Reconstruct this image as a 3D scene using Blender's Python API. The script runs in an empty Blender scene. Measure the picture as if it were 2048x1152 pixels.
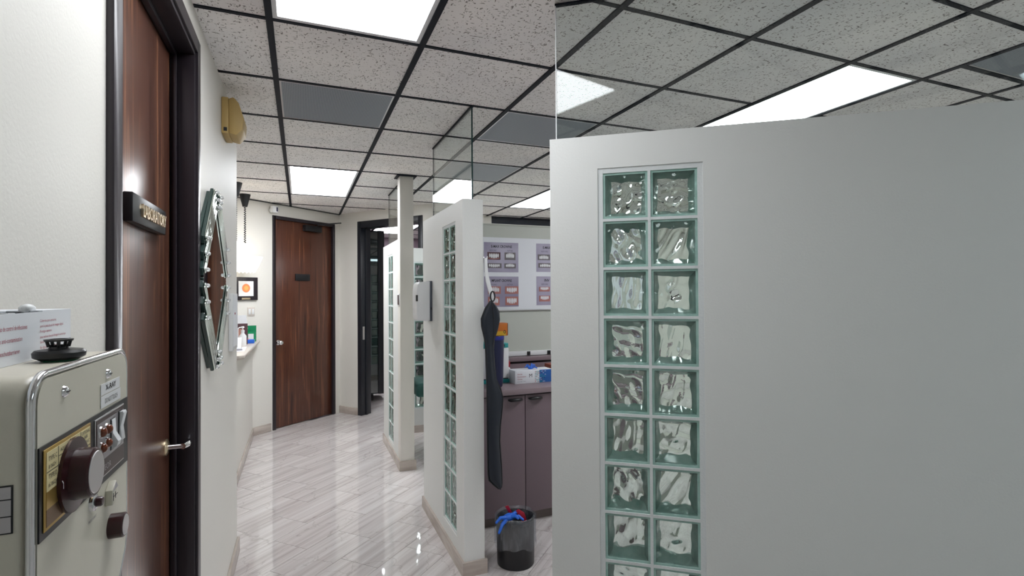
import bpy, bmesh, math, random
from mathutils import Vector, Matrix
random.seed(7)
SC = bpy.context.scene
COL = SC.collection
PI = math.pi

# ------------------------------------------------------------------ camera, world, exposure
CAM_H, CEIL = 1.48, 2.48
def make_camera():
    f, p, y, r = 1034.7452, 0.0094, 0.3876, -0.0059
    fwd = Vector((math.sin(y)*math.cos(p), math.cos(y)*math.cos(p), math.sin(p)))
    right = Vector((math.cos(y), -math.sin(y), 0)); up = right.cross(fwd)
    R = right*math.cos(r) + up*math.sin(r); U = -right*math.sin(r) + up*math.cos(r)
    cd = bpy.data.cameras.new('camera'); co = bpy.data.objects.new('camera', cd); COL.objects.link(co)
    cd.sensor_width = 36; cd.lens = f/2048*36; cd.clip_start = 0.02
    co.matrix_world = Matrix(((R.x, U.x, -fwd.x, 0), (R.y, U.y, -fwd.y, 0), (R.z, U.z, -fwd.z, CAM_H), (0, 0, 0, 1)))
    SC.camera = co
make_camera()
wd = bpy.data.worlds.new('world'); SC.world = wd; wd.use_nodes = True
wd.node_tree.nodes['Background'].inputs[0].default_value = (0.6, 0.7, 0.8, 1)
wd.node_tree.nodes['Background'].inputs[1].default_value = 0.05
vs = SC.view_settings
vs.view_transform = 'Standard'; vs.look = 'None'; vs.gamma = 1; vs.use_curve_mapping = False
vs.exposure = 0.92
SC.cycles.max_bounces = 7; SC.cycles.transmission_bounces = 7; SC.cycles.glossy_bounces = 4; SC.cycles.caustics_reflective = False; SC.cycles.use_adaptive_sampling = True; SC.cycles.adaptive_threshold = 0.08
LIGHT_POWER = 11.0          # radiance of the ceiling diffusers

# ------------------------------------------------------------------ materials
def mat(name, color=(0.8, 0.8, 0.8), rough=0.5, metal=0.0, **kw):
    m = bpy.data.materials.new(name); m.use_nodes = True
    b = m.node_tree.nodes['Principled BSDF']
    b.inputs['Base Color'].default_value = (*color, 1)
    b.inputs['Roughness'].default_value = rough; b.inputs['Metallic'].default_value = metal
    for k, v in kw.items():
        b.inputs[k].default_value = (*v, 1) if isinstance(v, tuple) else v
    return m
def nd(m, t, **kw):
    n = m.node_tree.nodes.new(t)
    for k, v in kw.items():
        if k in n.inputs: n.inputs[k].default_value = v
        else: setattr(n, k, v)
    return n
def lk(m, a, ao, b, bi): m.node_tree.links.new(a.outputs[ao], b.inputs[bi])
def BS(m): return m.node_tree.nodes['Principled BSDF']
def ramp(m, stops, interp='LINEAR'):
    r = nd(m, 'ShaderNodeValToRGB'); r.color_ramp.interpolation = interp
    e = r.color_ramp.elements
    while len(e) < len(stops): e.new(0.5)
    for i, (p, c) in enumerate(stops): e[i].position = p; e[i].color = (*c, 1)
    return r
def coords(m, kind='Object', scale=(1, 1, 1), rot=(0, 0, 0), rnd=False):
    if kind == 'World':
        tc = nd(m, 'ShaderNodeNewGeometry'); o = 'Position'
    else:
        tc = nd(m, 'ShaderNodeTexCoord'); o = kind
    mp = nd(m, 'ShaderNodeMapping'); mp.inputs['Scale'].default_value = scale; mp.inputs['Rotation'].default_value = rot
    if rnd:
        oi = nd(m, 'ShaderNodeObjectInfo'); mu = nd(m, 'ShaderNodeVectorMath', operation='SCALE'); mu.inputs[0].default_value = (37.0, 91.0, 13.0)
        lk(m, oi, 'Random', mu, 'Scale'); ad = nd(m, 'ShaderNodeVectorMath', operation='ADD')
        lk(m, tc, o, ad, 0); lk(m, mu, 0, ad, 1); lk(m, ad, 0, mp, 'Vector')
    else:
        lk(m, tc, o, mp, 'Vector')
    return mp
def bump(m, src, out, strength=0.1, dist=0.002):
    b = nd(m, 'ShaderNodeBump', Strength=strength, Distance=dist); lk(m, src, out, b, 'Height'); lk(m, b, 'Normal', BS(m), 'Normal')

def paint(name, color, rough=0.55, bs=0.25):
    m = mat(name, color, rough)
    mp = coords(m, 'World'); n = nd(m, 'ShaderNodeTexNoise', Scale=160.0, Detail=3.0); lk(m, mp, 0, n, 'Vector')
    bump(m, n, 'Fac', bs, 0.0015); return m
M = {}
M['wall'] = paint('wall_paint', (0.75, 0.73, 0.68))
M['part'] = paint('partition_paint', (0.735, 0.745, 0.725))  # partition colour tinted cooler to carry the cool cast of the light
M['mauve_wall'] = paint('mauve_wall_paint', (0.30, 0.22, 0.27))
M['grey_wall'] = paint('grey_wall_paint', (0.52, 0.54, 0.49))

def tile_mat():
    m = mat('acoustic_tile', (0.6, 0.57, 0.54), 0.9)
    mp = coords(m, 'World'); mp2 = coords(m, 'World', (150, 55, 80), (0, 0, 0.6)); mp3 = coords(m, 'World', (55, 150, 80), (0, 0, -0.4))
    a = nd(m, 'ShaderNodeTexNoise', Scale=1.0, Detail=1.0); lk(m, mp2, 0, a, 'Vector')
    b = nd(m, 'ShaderNodeTexNoise', Scale=1.0, Detail=1.0); lk(m, mp3, 0, b, 'Vector')
    mx = nd(m, 'ShaderNodeMath', operation='MAXIMUM'); lk(m, a, 'Fac', mx, 0); lk(m, b, 'Fac', mx, 1)
    r = ramp(m, [(0.0, (0.91, 0.89, 0.89)), (0.655, (0.91, 0.89, 0.89)), (0.70, (0.27, 0.25, 0.235)), (1, (0.23, 0.21, 0.20))]); lk(m, mx, 0, r, 'Fac')
    big = nd(m, 'ShaderNodeTexNoise', Scale=2.0, Detail=2.0); lk(m, mp, 0, big, 'Vector')
    r2 = ramp(m, [(0.3, (0.9, 0.9, 0.9)), (0.7, (1.05, 1.03, 1.0))]); lk(m, big, 'Fac', r2, 'Fac')
    mm = nd(m, 'ShaderNodeMix', data_type='RGBA', blend_type='MULTIPLY'); mm.inputs['Factor'].default_value = 1
    lk(m, r, 0, mm, 6); lk(m, r2, 0, mm, 7); lk(m, mm, 2, BS(m), 'Base Color')
    return m
M['tile'] = tile_mat()
M['grid'] = mat('black_grid', (0.005, 0.007, 0.014), 0.6, 0.0, **{'Specular IOR Level': 0.2})
def perf_mat():
    m = mat('perforated_panel', (0.2, 0.23, 0.27), 0.5)
    mp = coords(m, 'World', (130, 130, 130)); v = nd(m, 'ShaderNodeTexVoronoi', Scale=1.0, Randomness=0.0); lk(m, mp, 0, v, 'Vector')
    r = ramp(m, [(0.2, (0.06, 0.07, 0.09)), (0.33, (0.30, 0.33, 0.37))]); lk(m, v, 'Distance', r, 'Fac'); lk(m, r, 0, BS(m), 'Base Color'); return m
M['perf'] = perf_mat()

def emit_mat(name, color, strength, grid=None):
    m = bpy.data.materials.new(name); m.use_nodes = True; nt = m.node_tree
    nt.nodes.remove(nt.nodes['Principled BSDF']); e = nd(m, 'ShaderNodeEmission', Strength=strength)
    e.inputs['Color'].default_value = (*color, 1)
    lk(m, e, 0, nt.nodes['Material Output'], 'Surface')
    if grid:
        mp = coords(m, 'World', (grid, grid, grid)); c = nd(m, 'ShaderNodeTexVoronoi', Scale=1.0, Randomness=0.0); lk(m, mp, 0, c, 'Vector')
        r = ramp(m, [(0.25, color), (0.75, tuple(x*0.62 for x in color))]); lk(m, c, 'Distance', r, 'Fac'); lk(m, r, 0, e, 'Color')
    return m
for nm_, k_ in (('diffuser', 1.12), ('diffuser_near', 0.56), ('diffuser_fill', 0.42)): M[nm_] = emit_mat('light_'+nm_, (0.94, 0.965, 1.0) if k_ > 0.5 else (0.80, 0.98, 1.05), LIGHT_POWER*k_, 75)   # near light dimmed, added rear light dim and cool, to balance the walls
M['bulb'] = emit_mat('lamp_bulb', (1.0, 0.93, 0.82), 16.0)

def floor_mat(name, obj=True):
    m = mat(name, (0.6, 0.56, 0.54), 0.035)
    if obj: mp = coords(m, 'Object', (1.0, 32, 1), rnd=True); mq = coords(m, 'Object', (0.8, 10, 1), rnd=True); mv = coords(m, 'Object', (2.2, 3.0, 1), rnd=True)
    else: mp = coords(m, 'World', (1.0, 32, 1), (0, 0, -0.76)); mq = coords(m, 'World', (0.8, 10, 1), (0, 0, -0.76)); mv = coords(m, 'World', (2.2, 3, 1))
    a = nd(m, 'ShaderNodeTexNoise', Scale=1.0, Detail=5.0, Roughness=0.6, Distortion=0.15); lk(m, mp, 0, a, 'Vector')
    b = nd(m, 'ShaderNodeTexNoise', Scale=1.0, Detail=3.0); lk(m, mq, 0, b, 'Vector')
    ad = nd(m, 'ShaderNodeMath', operation='MULTIPLY_ADD'); lk(m, b, 'Fac', ad, 0); ad.inputs[1].default_value = 0.6
    lk(m, a, 'Fac', ad, 2)
    r = ramp(m, [(0.55, (0.47, 0.42, 0.41)), (0.70, (0.58, 0.535, 0.525)), (0.85, (0.66, 0.62, 0.61)), (1.0, (0.72, 0.69, 0.68))]); lk(m, ad, 0, r, 'Fac')
    v = nd(m, 'ShaderNodeTexVoronoi', Scale=1.0, feature='DISTANCE_TO_EDGE'); nz = nd(m, 'ShaderNodeTexNoise', Scale=4.0, Detail=4.0)
    lk(m, mv, 0, nz, 'Vector'); mixv = nd(m, 'ShaderNodeVectorMath', operation='MULTIPLY_ADD'); mixv.inputs[1].default_value = (0.5, 0.5, 0)
    lk(m, nz, 'Color', mixv, 0); lk(m, mv, 0, mixv, 2); lk(m, mixv, 0, v, 'Vector')
    rv = ramp(m, [(0.0, (0.60, 0.57, 0.55)), (0.012, (1, 1, 1))]); lk(m, v, 'Distance', rv, 'Fac')
    mm = nd(m, 'ShaderNodeMix', data_type='RGBA', blend_type='MULTIPLY'); mm.inputs['Factor'].default_value = 0.5
    lk(m, r, 0, mm, 6); lk(m, rv, 0, mm, 7); lk(m, mm, 2, BS(m), 'Base Color')
    BS(m).inputs['IOR'].default_value = 1.9
    return m
M['floor_tile'] = floor_mat('polished_stone_tile')
M['floor'] = floor_mat('stone_floor', False)
M['grout'] = mat('grout', (0.30, 0.27, 0.25), 0.8)
def stone_trim():
    m = mat('stone_baseboard', (0.5, 0.44, 0.39), 0.2)
    mp = coords(m, 'World', (3, 3, 14)); a = nd(m, 'ShaderNodeTexNoise', Scale=1.5, Detail=4.0); lk(m, mp, 0, a, 'Vector')
    r = ramp(m, [(0.3, (0.40, 0.34, 0.30)), (0.7, (0.56, 0.50, 0.45))]); lk(m, a, 'Fac', r, 'Fac'); lk(m, r, 0, BS(m), 'Base Color'); return m
M['base'] = stone_trim()

def wood_mat(name, c0, c1, c2, rough=0.3):
    m = mat(name, c1, rough)
    mp = coords(m, 'World', (13, 13, 0.75)); a = nd(m, 'ShaderNodeTexNoise', Scale=1.6, Detail=5.0, Roughness=0.62, Distortion=0.9); lk(m, mp, 0, a, 'Vector')
    mq = coords(m, 'World', (90, 90, 2.2)); b = nd(m, 'ShaderNodeTexNoise', Scale=1.0, Detail=2.0); lk(m, mq, 0, b, 'Vector')
    ad = nd(m, 'ShaderNodeMath', operation='MULTIPLY_ADD'); lk(m, b, 'Fac', ad, 0); ad.inputs[1].default_value = 0.35; lk(m, a, 'Fac', ad, 2)
    r = ramp(m, [(0.47, c0), (0.60, c1), (0.72, c1), (0.84, c2)]); lk(m, ad, 0, r, 'Fac'); lk(m, r, 0, BS(m), 'Base Color')
    BS(m).inputs['Coat Weight'].default_value = 0.35; BS(m).inputs['Coat Roughness'].default_value = 0.25
    return m
M['wood'] = wood_mat('walnut_veneer', (0.042, 0.015, 0.010), (0.105, 0.043, 0.029), (0.30, 0.13, 0.066))
M['wood2'] = wood_mat('dark_walnut_veneer', (0.026, 0.008, 0.004), (0.085, 0.025, 0.012), (0.17, 0.06, 0.026))
M['frame'] = mat('dark_frame', (0.020, 0.015, 0.020), 0.38)
M['black'] = mat('black_plastic', (0.008, 0.008, 0.010), 0.35)
M['steel_black'] = mat('black_metal_frame', (0.010, 0.012, 0.018), 0.35)
M['gold'] = mat('brass_letter', (0.85, 0.70, 0.48), 0.25, 0.9)
M['chrome'] = mat('chrome', (0.82, 0.82, 0.84), 0.14, 1.0)
M['brushed'] = mat('brushed_aluminium', (0.66, 0.65, 0.66), 0.32, 1.0)
M['mirror'] = mat('mirror_glass', (0.80, 0.85, 0.82), 0.02, 1.0)
M['mirror_strip'] = mat('bevelled_mirror_strip', (0.72, 0.80, 0.75), 0.07, 1.0)
M['mirror_edge'] = mat('mirror_edge', (0.03, 0.055, 0.05), 0.15)
M['crystal'] = mat('crystal_knob', (0.95, 0.97, 0.97), 0.03, 0.0, **{'Transmission Weight': 0.6, 'IOR': 1.5})
M['beige_paint'] = paint('beige_enamel', (0.66, 0.62, 0.52), 0.32, 0.12)
M['panel_cream'] = paint('cream_face_panel', (0.63, 0.60, 0.50), 0.35, 0.08)
M['maroon'] = mat('maroon_bakelite', (0.035, 0.008, 0.010), 0.25)
M['gold_plate'] = mat('gold_dial_plate', (0.55, 0.36, 0.10), 0.3, 0.7)
M['gold_dark'] = mat('bronze_plate', (0.20, 0.11, 0.045), 0.3, 0.7)
M['cream_lbl'] = mat('cream_legend', (0.72, 0.62, 0.34), 0.5)
M['ink'] = mat('black_ink', (0.012, 0.012, 0.014), 0.6)
M['ink_red'] = mat('crimson_ink', (0.36, 0.02, 0.06), 0.6)
M['ink_grey'] = mat('grey_ink', (0.12, 0.11, 0.15), 0.6)
M['white'] = mat('white_plastic', (0.78, 0.79, 0.80), 0.35)
M['paper'] = mat('white_card', (0.76, 0.78, 0.82), 0.6)
M['amber'] = mat('amber_lamp', (0.16, 0.035, 0.012), 0.15)
M['silver'] = mat('silver_plate', (0.50, 0.48, 0.50), 0.35, 0.8)
M['brown_plate'] = mat('brown_plate', (0.06, 0.035, 0.035), 0.35)
M['yellow_box'] = mat('yellowed_plastic', (0.52, 0.36, 0.13), 0.5)
M['mauve'] = paint('mauve_laminate', (0.165, 0.122, 0.138), 0.42, 0.05)
M['mauve_top'] = paint('mauve_counter', (0.25, 0.19, 0.21), 0.3, 0.03)
M['toe'] = mat('toe_kick', (0.16, 0.13, 0.12), 0.6)
def apron_mat():
    m = mat('navy_vinyl', (0.006, 0.011, 0.020), 0.6)
    mp = coords(m, 'World'); n = nd(m, 'ShaderNodeTexNoise', Scale=22.0, Detail=3.0); lk(m, mp, 0, n, 'Vector'); bump(m, n, 'Fac', 0.35, 0.006); return m
M['apron'] = apron_mat()
M['navy'] = mat('navy_plastic', (0.008, 0.012, 0.055), 0.3)
M['blue'] = mat('nitrile_blue', (0.015, 0.13, 0.62), 0.4)
M['red'] = mat('red_wrapper', (0.38, 0.01, 0.03), 0.4)
M['teal'] = mat('teal_plastic', (0.03, 0.33, 0.34), 0.35)
M['teal_pad'] = mat('teal_vinyl', (0.008, 0.075, 0.065), 0.4)
M['orange'] = mat('orange_carton', (0.50, 0.14, 0.015), 0.4)
M['yellow'] = mat('yellow_print', (0.62, 0.36, 0.02), 0.4)
M['green'] = mat('green_acrylic', (0.015, 0.26, 0.11), 0.25)
M['counter'] = mat('pale_laminate', (0.64, 0.58, 0.53), 0.25)
M['shade'] = mat('pleated_shade', (0.9, 0.88, 0.82), 0.7, **{'Emission Color': (1.0, 0.95, 0.86), 'Emission Strength': 0.75})
M['brown_glass'] = mat('smoked_glass', (0.02, 0.035, 0.035), 0.02, 0.0, IOR=2.2)
M['dark_glass'] = mat('tinted_transom_glass', (0.03, 0.035, 0.05), 0.03)
M['bag'] = None

def pane_mat(name, tint, refl=1.0, ior=1.5):
    m = bpy.data.materials.new(name); m.use_nodes = True; nt = m.node_tree; nt.nodes.remove(nt.nodes['Principled BSDF'])
    t = nd(m, 'ShaderNodeBsdfTransparent'); t.inputs[0].default_value = (*tint, 1)
    g = nd(m, 'ShaderNodeBsdfGlossy', Roughness=0.0); g.inputs[0].default_value = (refl, refl, refl, 1)
    f = nd(m, 'ShaderNodeFresnel', IOR=ior); mx = nd(m, 'ShaderNodeMixShader')
    ge = nd(m, 'ShaderNodeNewGeometry'); mr_ = nd(m, 'ShaderNodeMapRange'); mr_.inputs['To Min'].default_value = ior; mr_.inputs['To Max'].default_value = 1/ior
    lk(m, ge, 'Backfacing', mr_, 'Value'); lk(m, mr_, 0, f, 'IOR')   # same reflectance on both faces of the sheet
    lk(m, f, 0, mx, 0); lk(m, t, 0, mx, 1); lk(m, g, 0, mx, 2); lk(m, mx, 0, nt.nodes['Material Output'], 'Surface'); return m
M['pane'] = pane_mat('clear_pane_glass', (0.93, 0.965, 0.955))
M['pane_edge'] = mat('pane_edge', (0.02, 0.05, 0.05), 0.2)
def glass_mat(name, color, ior=1.46, rough=0.0):
    m = bpy.data.materials.new(name); m.use_nodes = True; nt = m.node_tree; nt.nodes.remove(nt.nodes['Principled BSDF'])
    g = nd(m, 'ShaderNodeBsdfGlass', IOR=ior, Roughness=rough); g.inputs[0].default_value = (*color, 1)
    lk(m, g, 0, nt.nodes['Material Output'], 'Surface'); return m
M['block_glass'] = glass_mat('wavy_block_glass', (0.95, 0.985, 0.97))
def rim_mat():
    m = mat('green_glass_rim', (0.42, 0.66, 0.58), 0.15)
    mp = coords(m, 'World', (30, 30, 30)); n = nd(m, 'ShaderNodeTexNoise', Scale=1.0, Detail=2.0); lk(m, mp, 0, n, 'Vector')
    r = ramp(m, [(0.3, (0.36, 0.60, 0.53)), (0.7, (0.52, 0.75, 0.68))]); lk(m, n, 'Fac', r, 'Fac'); lk(m, r, 0, BS(m), 'Base Color')
    BS(m).inputs['Transmission Weight'].default_value = 0.25; return m
M['rim'] = rim_mat()
M['mortar'] = paint('white_mortar', (0.70, 0.73, 0.73), 0.8, 0.6)
def bag_mat():
    m = bpy.data.materials.new('clear_bin_liner'); m.use_nodes = True; nt = m.node_tree; nt.nodes.remove(nt.nodes['Principled BSDF'])
    t = nd(m, 'ShaderNodeBsdfTransparent'); t.inputs[0].default_value = (0.9, 0.92, 0.95, 1)
    d = nd(m, 'ShaderNodeBsdfDiffuse'); d.inputs[0].default_value = (0.42, 0.46, 0.54, 1)
    g = nd(m, 'ShaderNodeBsdfGlossy', Roughness=0.12)
    mp = coords(m, 'Object', (40, 40, 6)); n = nd(m, 'ShaderNodeTexNoise', Scale=1.0, Detail=4.0, Distortion=1.2); lk(m, mp, 0, n, 'Vector')
    r = ramp(m, [(0.45, (0.03, 0.03, 0.03)), (0.8, (0.30, 0.30, 0.30))]); lk(m, n, 'Fac', r, 'Fac')
    bm_ = nd(m, 'ShaderNodeBump', Strength=0.8, Distance=0.01); lk(m, n, 'Fac', bm_, 'Height'); lk(m, bm_, 0, g, 'Normal')
    a = nd(m, 'ShaderNodeMixShader'); lk(m, r, 0, a, 0); lk(m, t, 0, a, 1); lk(m, d, 0, a, 2)
    b = nd(m, 'ShaderNodeMixShader'); b.inputs[0].default_value = 0.10; lk(m, a, 0, b, 1); lk(m, g, 0, b, 2)
    lk(m, b, 0, nt.nodes['Material Output'], 'Surface'); return m
M['bag'] = bag_mat()

# ------------------------------------------------------------------ mesh helpers
class MB:
    def __init__(s): s.v = []; s.f = []
    def add(s, vs_, fs):
        o = len(s.v); s.v += [tuple(v) for v in vs_]; s.f += [tuple(i+o for i in f) for f in fs]; return s
    def box(s, x0, x1, y0, y1, z0, z1):
        return s.add([(x0,y0,z0),(x1,y0,z0),(x1,y1,z0),(x0,y1,z0),(x0,y0,z1),(x1,y0,z1),(x1,y1,z1),(x0,y1,z1)],
                     [(0,3,2,1),(4,5,6,7),(0,1,5,4),(1,2,6,5),(2,3,7,6),(3,0,4,7)])
    def prism(s, poly, o, a, b, n, d):
        """poly of (u,w) in the frame o + u*a + w*b, extruded by d along n"""
        o, a, b, n = Vector(o), Vector(a), Vector(b), Vector(n); k = len(poly)
        if a.cross(b).dot(n)*d < 0: poly = poly[::-1]
        p0 = [o+a*u+b*w for u, w in poly]; p1 = [p+n*d for p in p0]
        return s.add(p0+p1, [tuple(range(k-1,-1,-1)), tuple(range(k,2*k))]+[(i,(i+1)%k,(i+1)%k+k,i+k) for i in range(k)])
    def cyl(s, p0, p1, r0, r1=None, n=20, caps=True):
        p0, p1 = Vector(p0), Vector(p1); r1 = r0 if r1 is None else r1
        d = (p1-p0).normalized(); a = d.orthogonal().normalized(); b = d.cross(a)
        A = [p0+(a*math.cos(t)+b*math.sin(t))*r0 for t in [2*PI*i/n for i in range(n)]]
        B = [p1+(a*math.cos(t)+b*math.sin(t))*r1 for t in [2*PI*i/n for i in range(n)]]
        f = [(i,(i+1)%n,(i+1)%n+n,i+n) for i in range(n)]
        if caps: f += [tuple(range(n-1,-1,-1)), tuple(range(n,2*n))]
        return s.add(A+B, f)
    def lathe(s, prof, o, axis=(0,0,1), n=28, wob=None):
        """prof: (radius, height along axis); closed at the ends where radius is 0"""
        o, d = Vector(o), Vector(axis).normalized(); a = d.orthogonal().normalized(); b = d.cross(a)
        if abs(d.z) > .99: a, b = Vector((1,0,0)), Vector((0,1,0))*d.z
        V, Fc = [], []
        for j, (r, h) in enumerate(prof):
            for i in range(n):
                t = 2*PI*i/n; rr, hh = (r, h) if wob is None else wob(r, h, t, j)
                V.append(o+(a*math.cos(t)+b*math.sin(t))*rr+d*hh)
        for j in range(len(prof)-1):
            for i in range(n):
                i2 = (i+1) % n; Fc.append((j*n+i, j*n+i2, (j+1)*n+i2, (j+1)*n+i))
        return s.add(V, Fc)
    def sphere(s, c, r, n=12, sc=(1,1,1)):
        c = Vector(c); m = n//2; V = []; Fc = []
        for j in range(m+1):
            ph = PI*j/m
            for i in range(n):
                t = 2*PI*i/n; V.append(c+Vector((r*sc[0]*math.sin(ph)*math.cos(t), r*sc[1]*math.sin(ph)*math.sin(t), r*sc[2]*math.cos(ph))))
        for j in range(m):
            for i in range(n): Fc.append((j*n+i, (j+1)*n+i, (j+1)*n+(i+1)%n, j*n+(i+1)%n))
        return s.add(V, Fc)
    def tube(s, path, r, n=8, closed=False):
        P = [Vector(p) for p in path]; k = len(P); rs = r if isinstance(r, (list, tuple)) else [r]*k
        V, Fc = [], []; a = None
        for i, p in enumerate(P):
            q0 = P[i-1] if (i > 0 or closed) else p; q1 = P[(i+1) % k] if (i < k-1 or closed) else p
            d = (q1-q0).normalized()
            a = d.orthogonal().normalized() if a is None else (a-d*a.dot(d)).normalized()
            b = d.cross(a)
            V += [p+(a*math.cos(2*PI*j/n)+b*math.sin(2*PI*j/n))*rs[i] for j in range(n)]
        for i in range(k if closed else k-1):
            i2 = (i+1) % k
            for j in range(n): Fc.append((i*n+j, i*n+(j+1)%n, i2*n+(j+1)%n, i2*n+j))
        if not closed: Fc += [tuple(range(n-1,-1,-1)), tuple(range((k-1)*n, k*n))]
        return s.add(V, Fc)
    def quad(s, o, a, b): 
        o, a, b = Vector(o), Vector(a), Vector(b); return s.add([o, o+a, o+a+b, o+b], [(0,1,2,3)])

def mesh_of(name, mb, material, bevel=0, smooth=None, seg=2):
    me = bpy.data.meshes.new(name); me.from_pydata([tuple(v) for v in mb.v], [], mb.f)
    bm = bmesh.new(); bm.from_mesh(me)
    bmesh.ops.remove_doubles(bm, verts=bm.verts, dist=1e-6)
    bmesh.ops.recalc_face_normals(bm, faces=bm.faces)
    if bevel:
        es = [e for e in bm.edges if len(e.link_faces) == 2 and e.calc_face_angle(0) > 0.6]
        bmesh.ops.bevel(bm, geom=es, offset=bevel, segments=seg, profile=0.5, affect='EDGES', clamp_overlap=True)
    bm.to_mesh(me); bm.free()
    if smooth or bevel:
        me.shade_smooth(); me.set_sharp_from_angle(angle=math.radians(smooth or 35))
    if material is not None: me.materials.append(material)
    return me
def put(name, me, parent=None, loc=None):
    o = bpy.data.objects.new(name, me); COL.objects.link(o)
    if parent is not None:
        o.parent = parent
        if loc is None and WORLD_CHILD: o.matrix_parent_inverse = PINV.get(parent.name, Matrix())
    if loc is not None: o.location = loc
    return o
WORLD_CHILD = True; PINV = {}
def obj(name, mb, material, parent=None, bevel=0, smooth=None, seg=2):
    return put(name, mesh_of(name, mb, M[material] if isinstance(material, str) else material, bevel, smooth, seg), parent)
def tag(o, label, cat=None, group=None, kind=None):
    o['label'] = label
    if cat: o['category'] = cat
    if group: o['group'] = group
    if kind: o['kind'] = kind
    return o
def thing(name, label, cat, loc=(0,0,0), rz=0.0, group=None, kind=None, local=False):
    """Empty at a thing's base; children built in world coordinates unless local"""
    o = bpy.data.objects.new(name, None); COL.objects.link(o); o.location = loc; o.rotation_euler = (0,0,rz)
    o.empty_display_size = 0.05
    if not local: PINV[o.name] = (Matrix.Translation(loc) @ Matrix.Rotation(rz, 4, 'Z')).inverted()
    return tag(o, label, cat, group, kind)
def struct(name, mb, material, label, bevel=0):
    return tag(obj(name, mb, material, None, bevel), label, None, None, 'structure')
def text(name, body, material, parent, o, right, up, w, h, extrude=0.0, stretch=True, shear=0.0, bold=0.0):
    """lettering mesh fitted into the rectangle o, right*w, up*h (parent's own coordinates or world)"""
    cu = bpy.data.curves.new(name, 'FONT'); cu.body = body; cu.extrude = 0.02 if extrude else 0.0; cu.shear = shear; cu.offset = bold
    cu.resolution_u = 2
    ob = bpy.data.objects.new(name, cu); COL.objects.link(ob)
    dg = bpy.context.evaluated_depsgraph_get(); me = bpy.data.meshes.new_from_object(ob.evaluated_get(dg))
    bpy.data.objects.remove(ob); bpy.data.curves.remove(cu)
    xs = [v.co.x for v in me.vertices]; ys = [v.co.y for v in me.vertices]
    x0, x1, y0, y1 = min(xs), max(xs), min(ys), max(ys)
    sx, sy = w/(x1-x0), h/(y1-y0)
    if not stretch: sx = sy = min(sx, sy)
    o, right, up = Vector(o), Vector(right).normalized(), Vector(up).normalized(); n = right.cross(up)
    for v in me.vertices:
        c = v.co.copy(); v.co = o+right*((c.x-x0)*sx)+up*((c.y-y0)*sy)+n*((c.z+0.02)/0.04*extrude if extrude else 0)
    me.materials.clear(); me.materials.append(M[material])
    return put(name, me, parent)

X, Y, Z = Vector((1,0,0)), Vector((0,1,0)), Vector((0,0,1))

# ------------------------------------------------------------------ floor
fl = struct('floor', MB().box(-2.4, 4.5, -2.7, 10.0, -0.12, -0.012), 'floor', 'polished pale stone floor of the corridor and rooms')
fl.data.materials.append(M['grout'])
FA = math.radians(43.5); TL_, TW_ = 0.512, 0.256
ft = mesh_of('floor_tile', MB().box(0.0012, TL_-0.0012, 0.0012, TW_-0.0012, -0.012, 0), M['floor_tile'])
ua, va = Vector((math.cos(FA), math.sin(FA), 0)), Vector((-math.sin(FA), math.cos(FA), 0))
done = 0
for j in range(-30, 45):
    for i in range(-20, 40):
        u = i*TL_ + (j % 2)*TL_/2 - 0.05; v = j*TW_ + 0.03
        c = ua*(u+TL_/2) + va*(v+TW_/2)
        if not (1.1 < c.y < 8.3 and -0.75 < c.x < 2.3): continue
        if c.x > 1.3 and c.y < 1.6: continue
        if c.x < -0.62 and c.y < 7: continue
        if c.y > 6.9 + (c.x-0.4)*0.8 and c.x < 0.5: continue
        o = put('floor_tile', ft, fl); o.location = ua*u + va*v; o.rotation_euler = (0, 0, FA); done += 1
# bedding under and around the laid tiles is level with them outside the visible part
struct('floor_rear', MB().box(-0.34, 4.4, -2.6, 0.95, -0.012, 0), 'floor', 'stone floor behind the viewpoint')

# ------------------------------------------------------------------ ceiling
ceil = struct('ceiling', MB().box(-2.4, 4.5, -2.7, 10.0, CEIL+0.03, CEIL+0.12), 'tile', 'suspended ceiling of speckled acoustic tiles in a black grid')
CX = [-1.77, -1.21, -0.66, -0.104, 0.453, 1.042, 1.643, 2.224, 2.719, 3.25, 3.80, 4.40]
RY = [-2.62, -2.09, -1.56, -1.03, -0.50, 0.03, 0.55, 1.079, 1.52, 2.054, 2.62, 3.186, 3.762, 4.353, 4.962, 5.584, 6.209, 6.84, 7.47, 8.10, 8.73, 9.40]
def cell(ci, rj): return CX[ci], CX[ci+1], RY[rj], RY[rj+1]
LIGHTS = {}   # (col, first row): (label)
c0, r0 = 3, 7      # column line -0.104 and row line 1.079 in the lists
lights = [((3, 7), 'large bright ceiling light nearest the viewer at the top edge'),
          ((3, 13), 'bright ceiling light above the far end of the corridor'),
          ((7, 8), 'bright ceiling light just above the big white partition'),
          ((7, 13), 'ceiling light above the wall of posters, half hidden by the big partition'),
          ((5, 18), 'ceiling light seen through the black framed doorway'),
          ((6, 2), 'added unseen ceiling light behind the viewpoint, lighting the big partition'),  # extra lamp out of view, added to brighten the big partition
          ]
vents = [((3, 10), 'grey perforated vent panel in the corridor ceiling'), ((5, 10), 'grey vent panel above the gap beside the big partition'),
         ((5, 12), 'grey vent panel further back, seen beside the glass pane'), ]
taken = set()
for (c, r), _ in lights: taken |= {(c, r), (c, r+1)}
for (c, r), _ in vents: taken.add((c, r))
taken.add((8, 7)); taken.add((3, 6))
W_ = 0.012
def ceil_visible(c, r):
    x0, x1, y0, y1 = cell(c, r)
    if y1 < 0.6: return False
    if x1 < -0.5 and (y1 < 4.0 or y0 > 6.3): return False
    if y0 > 6.3 and (x1 < 0.4): return False
    return True
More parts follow.
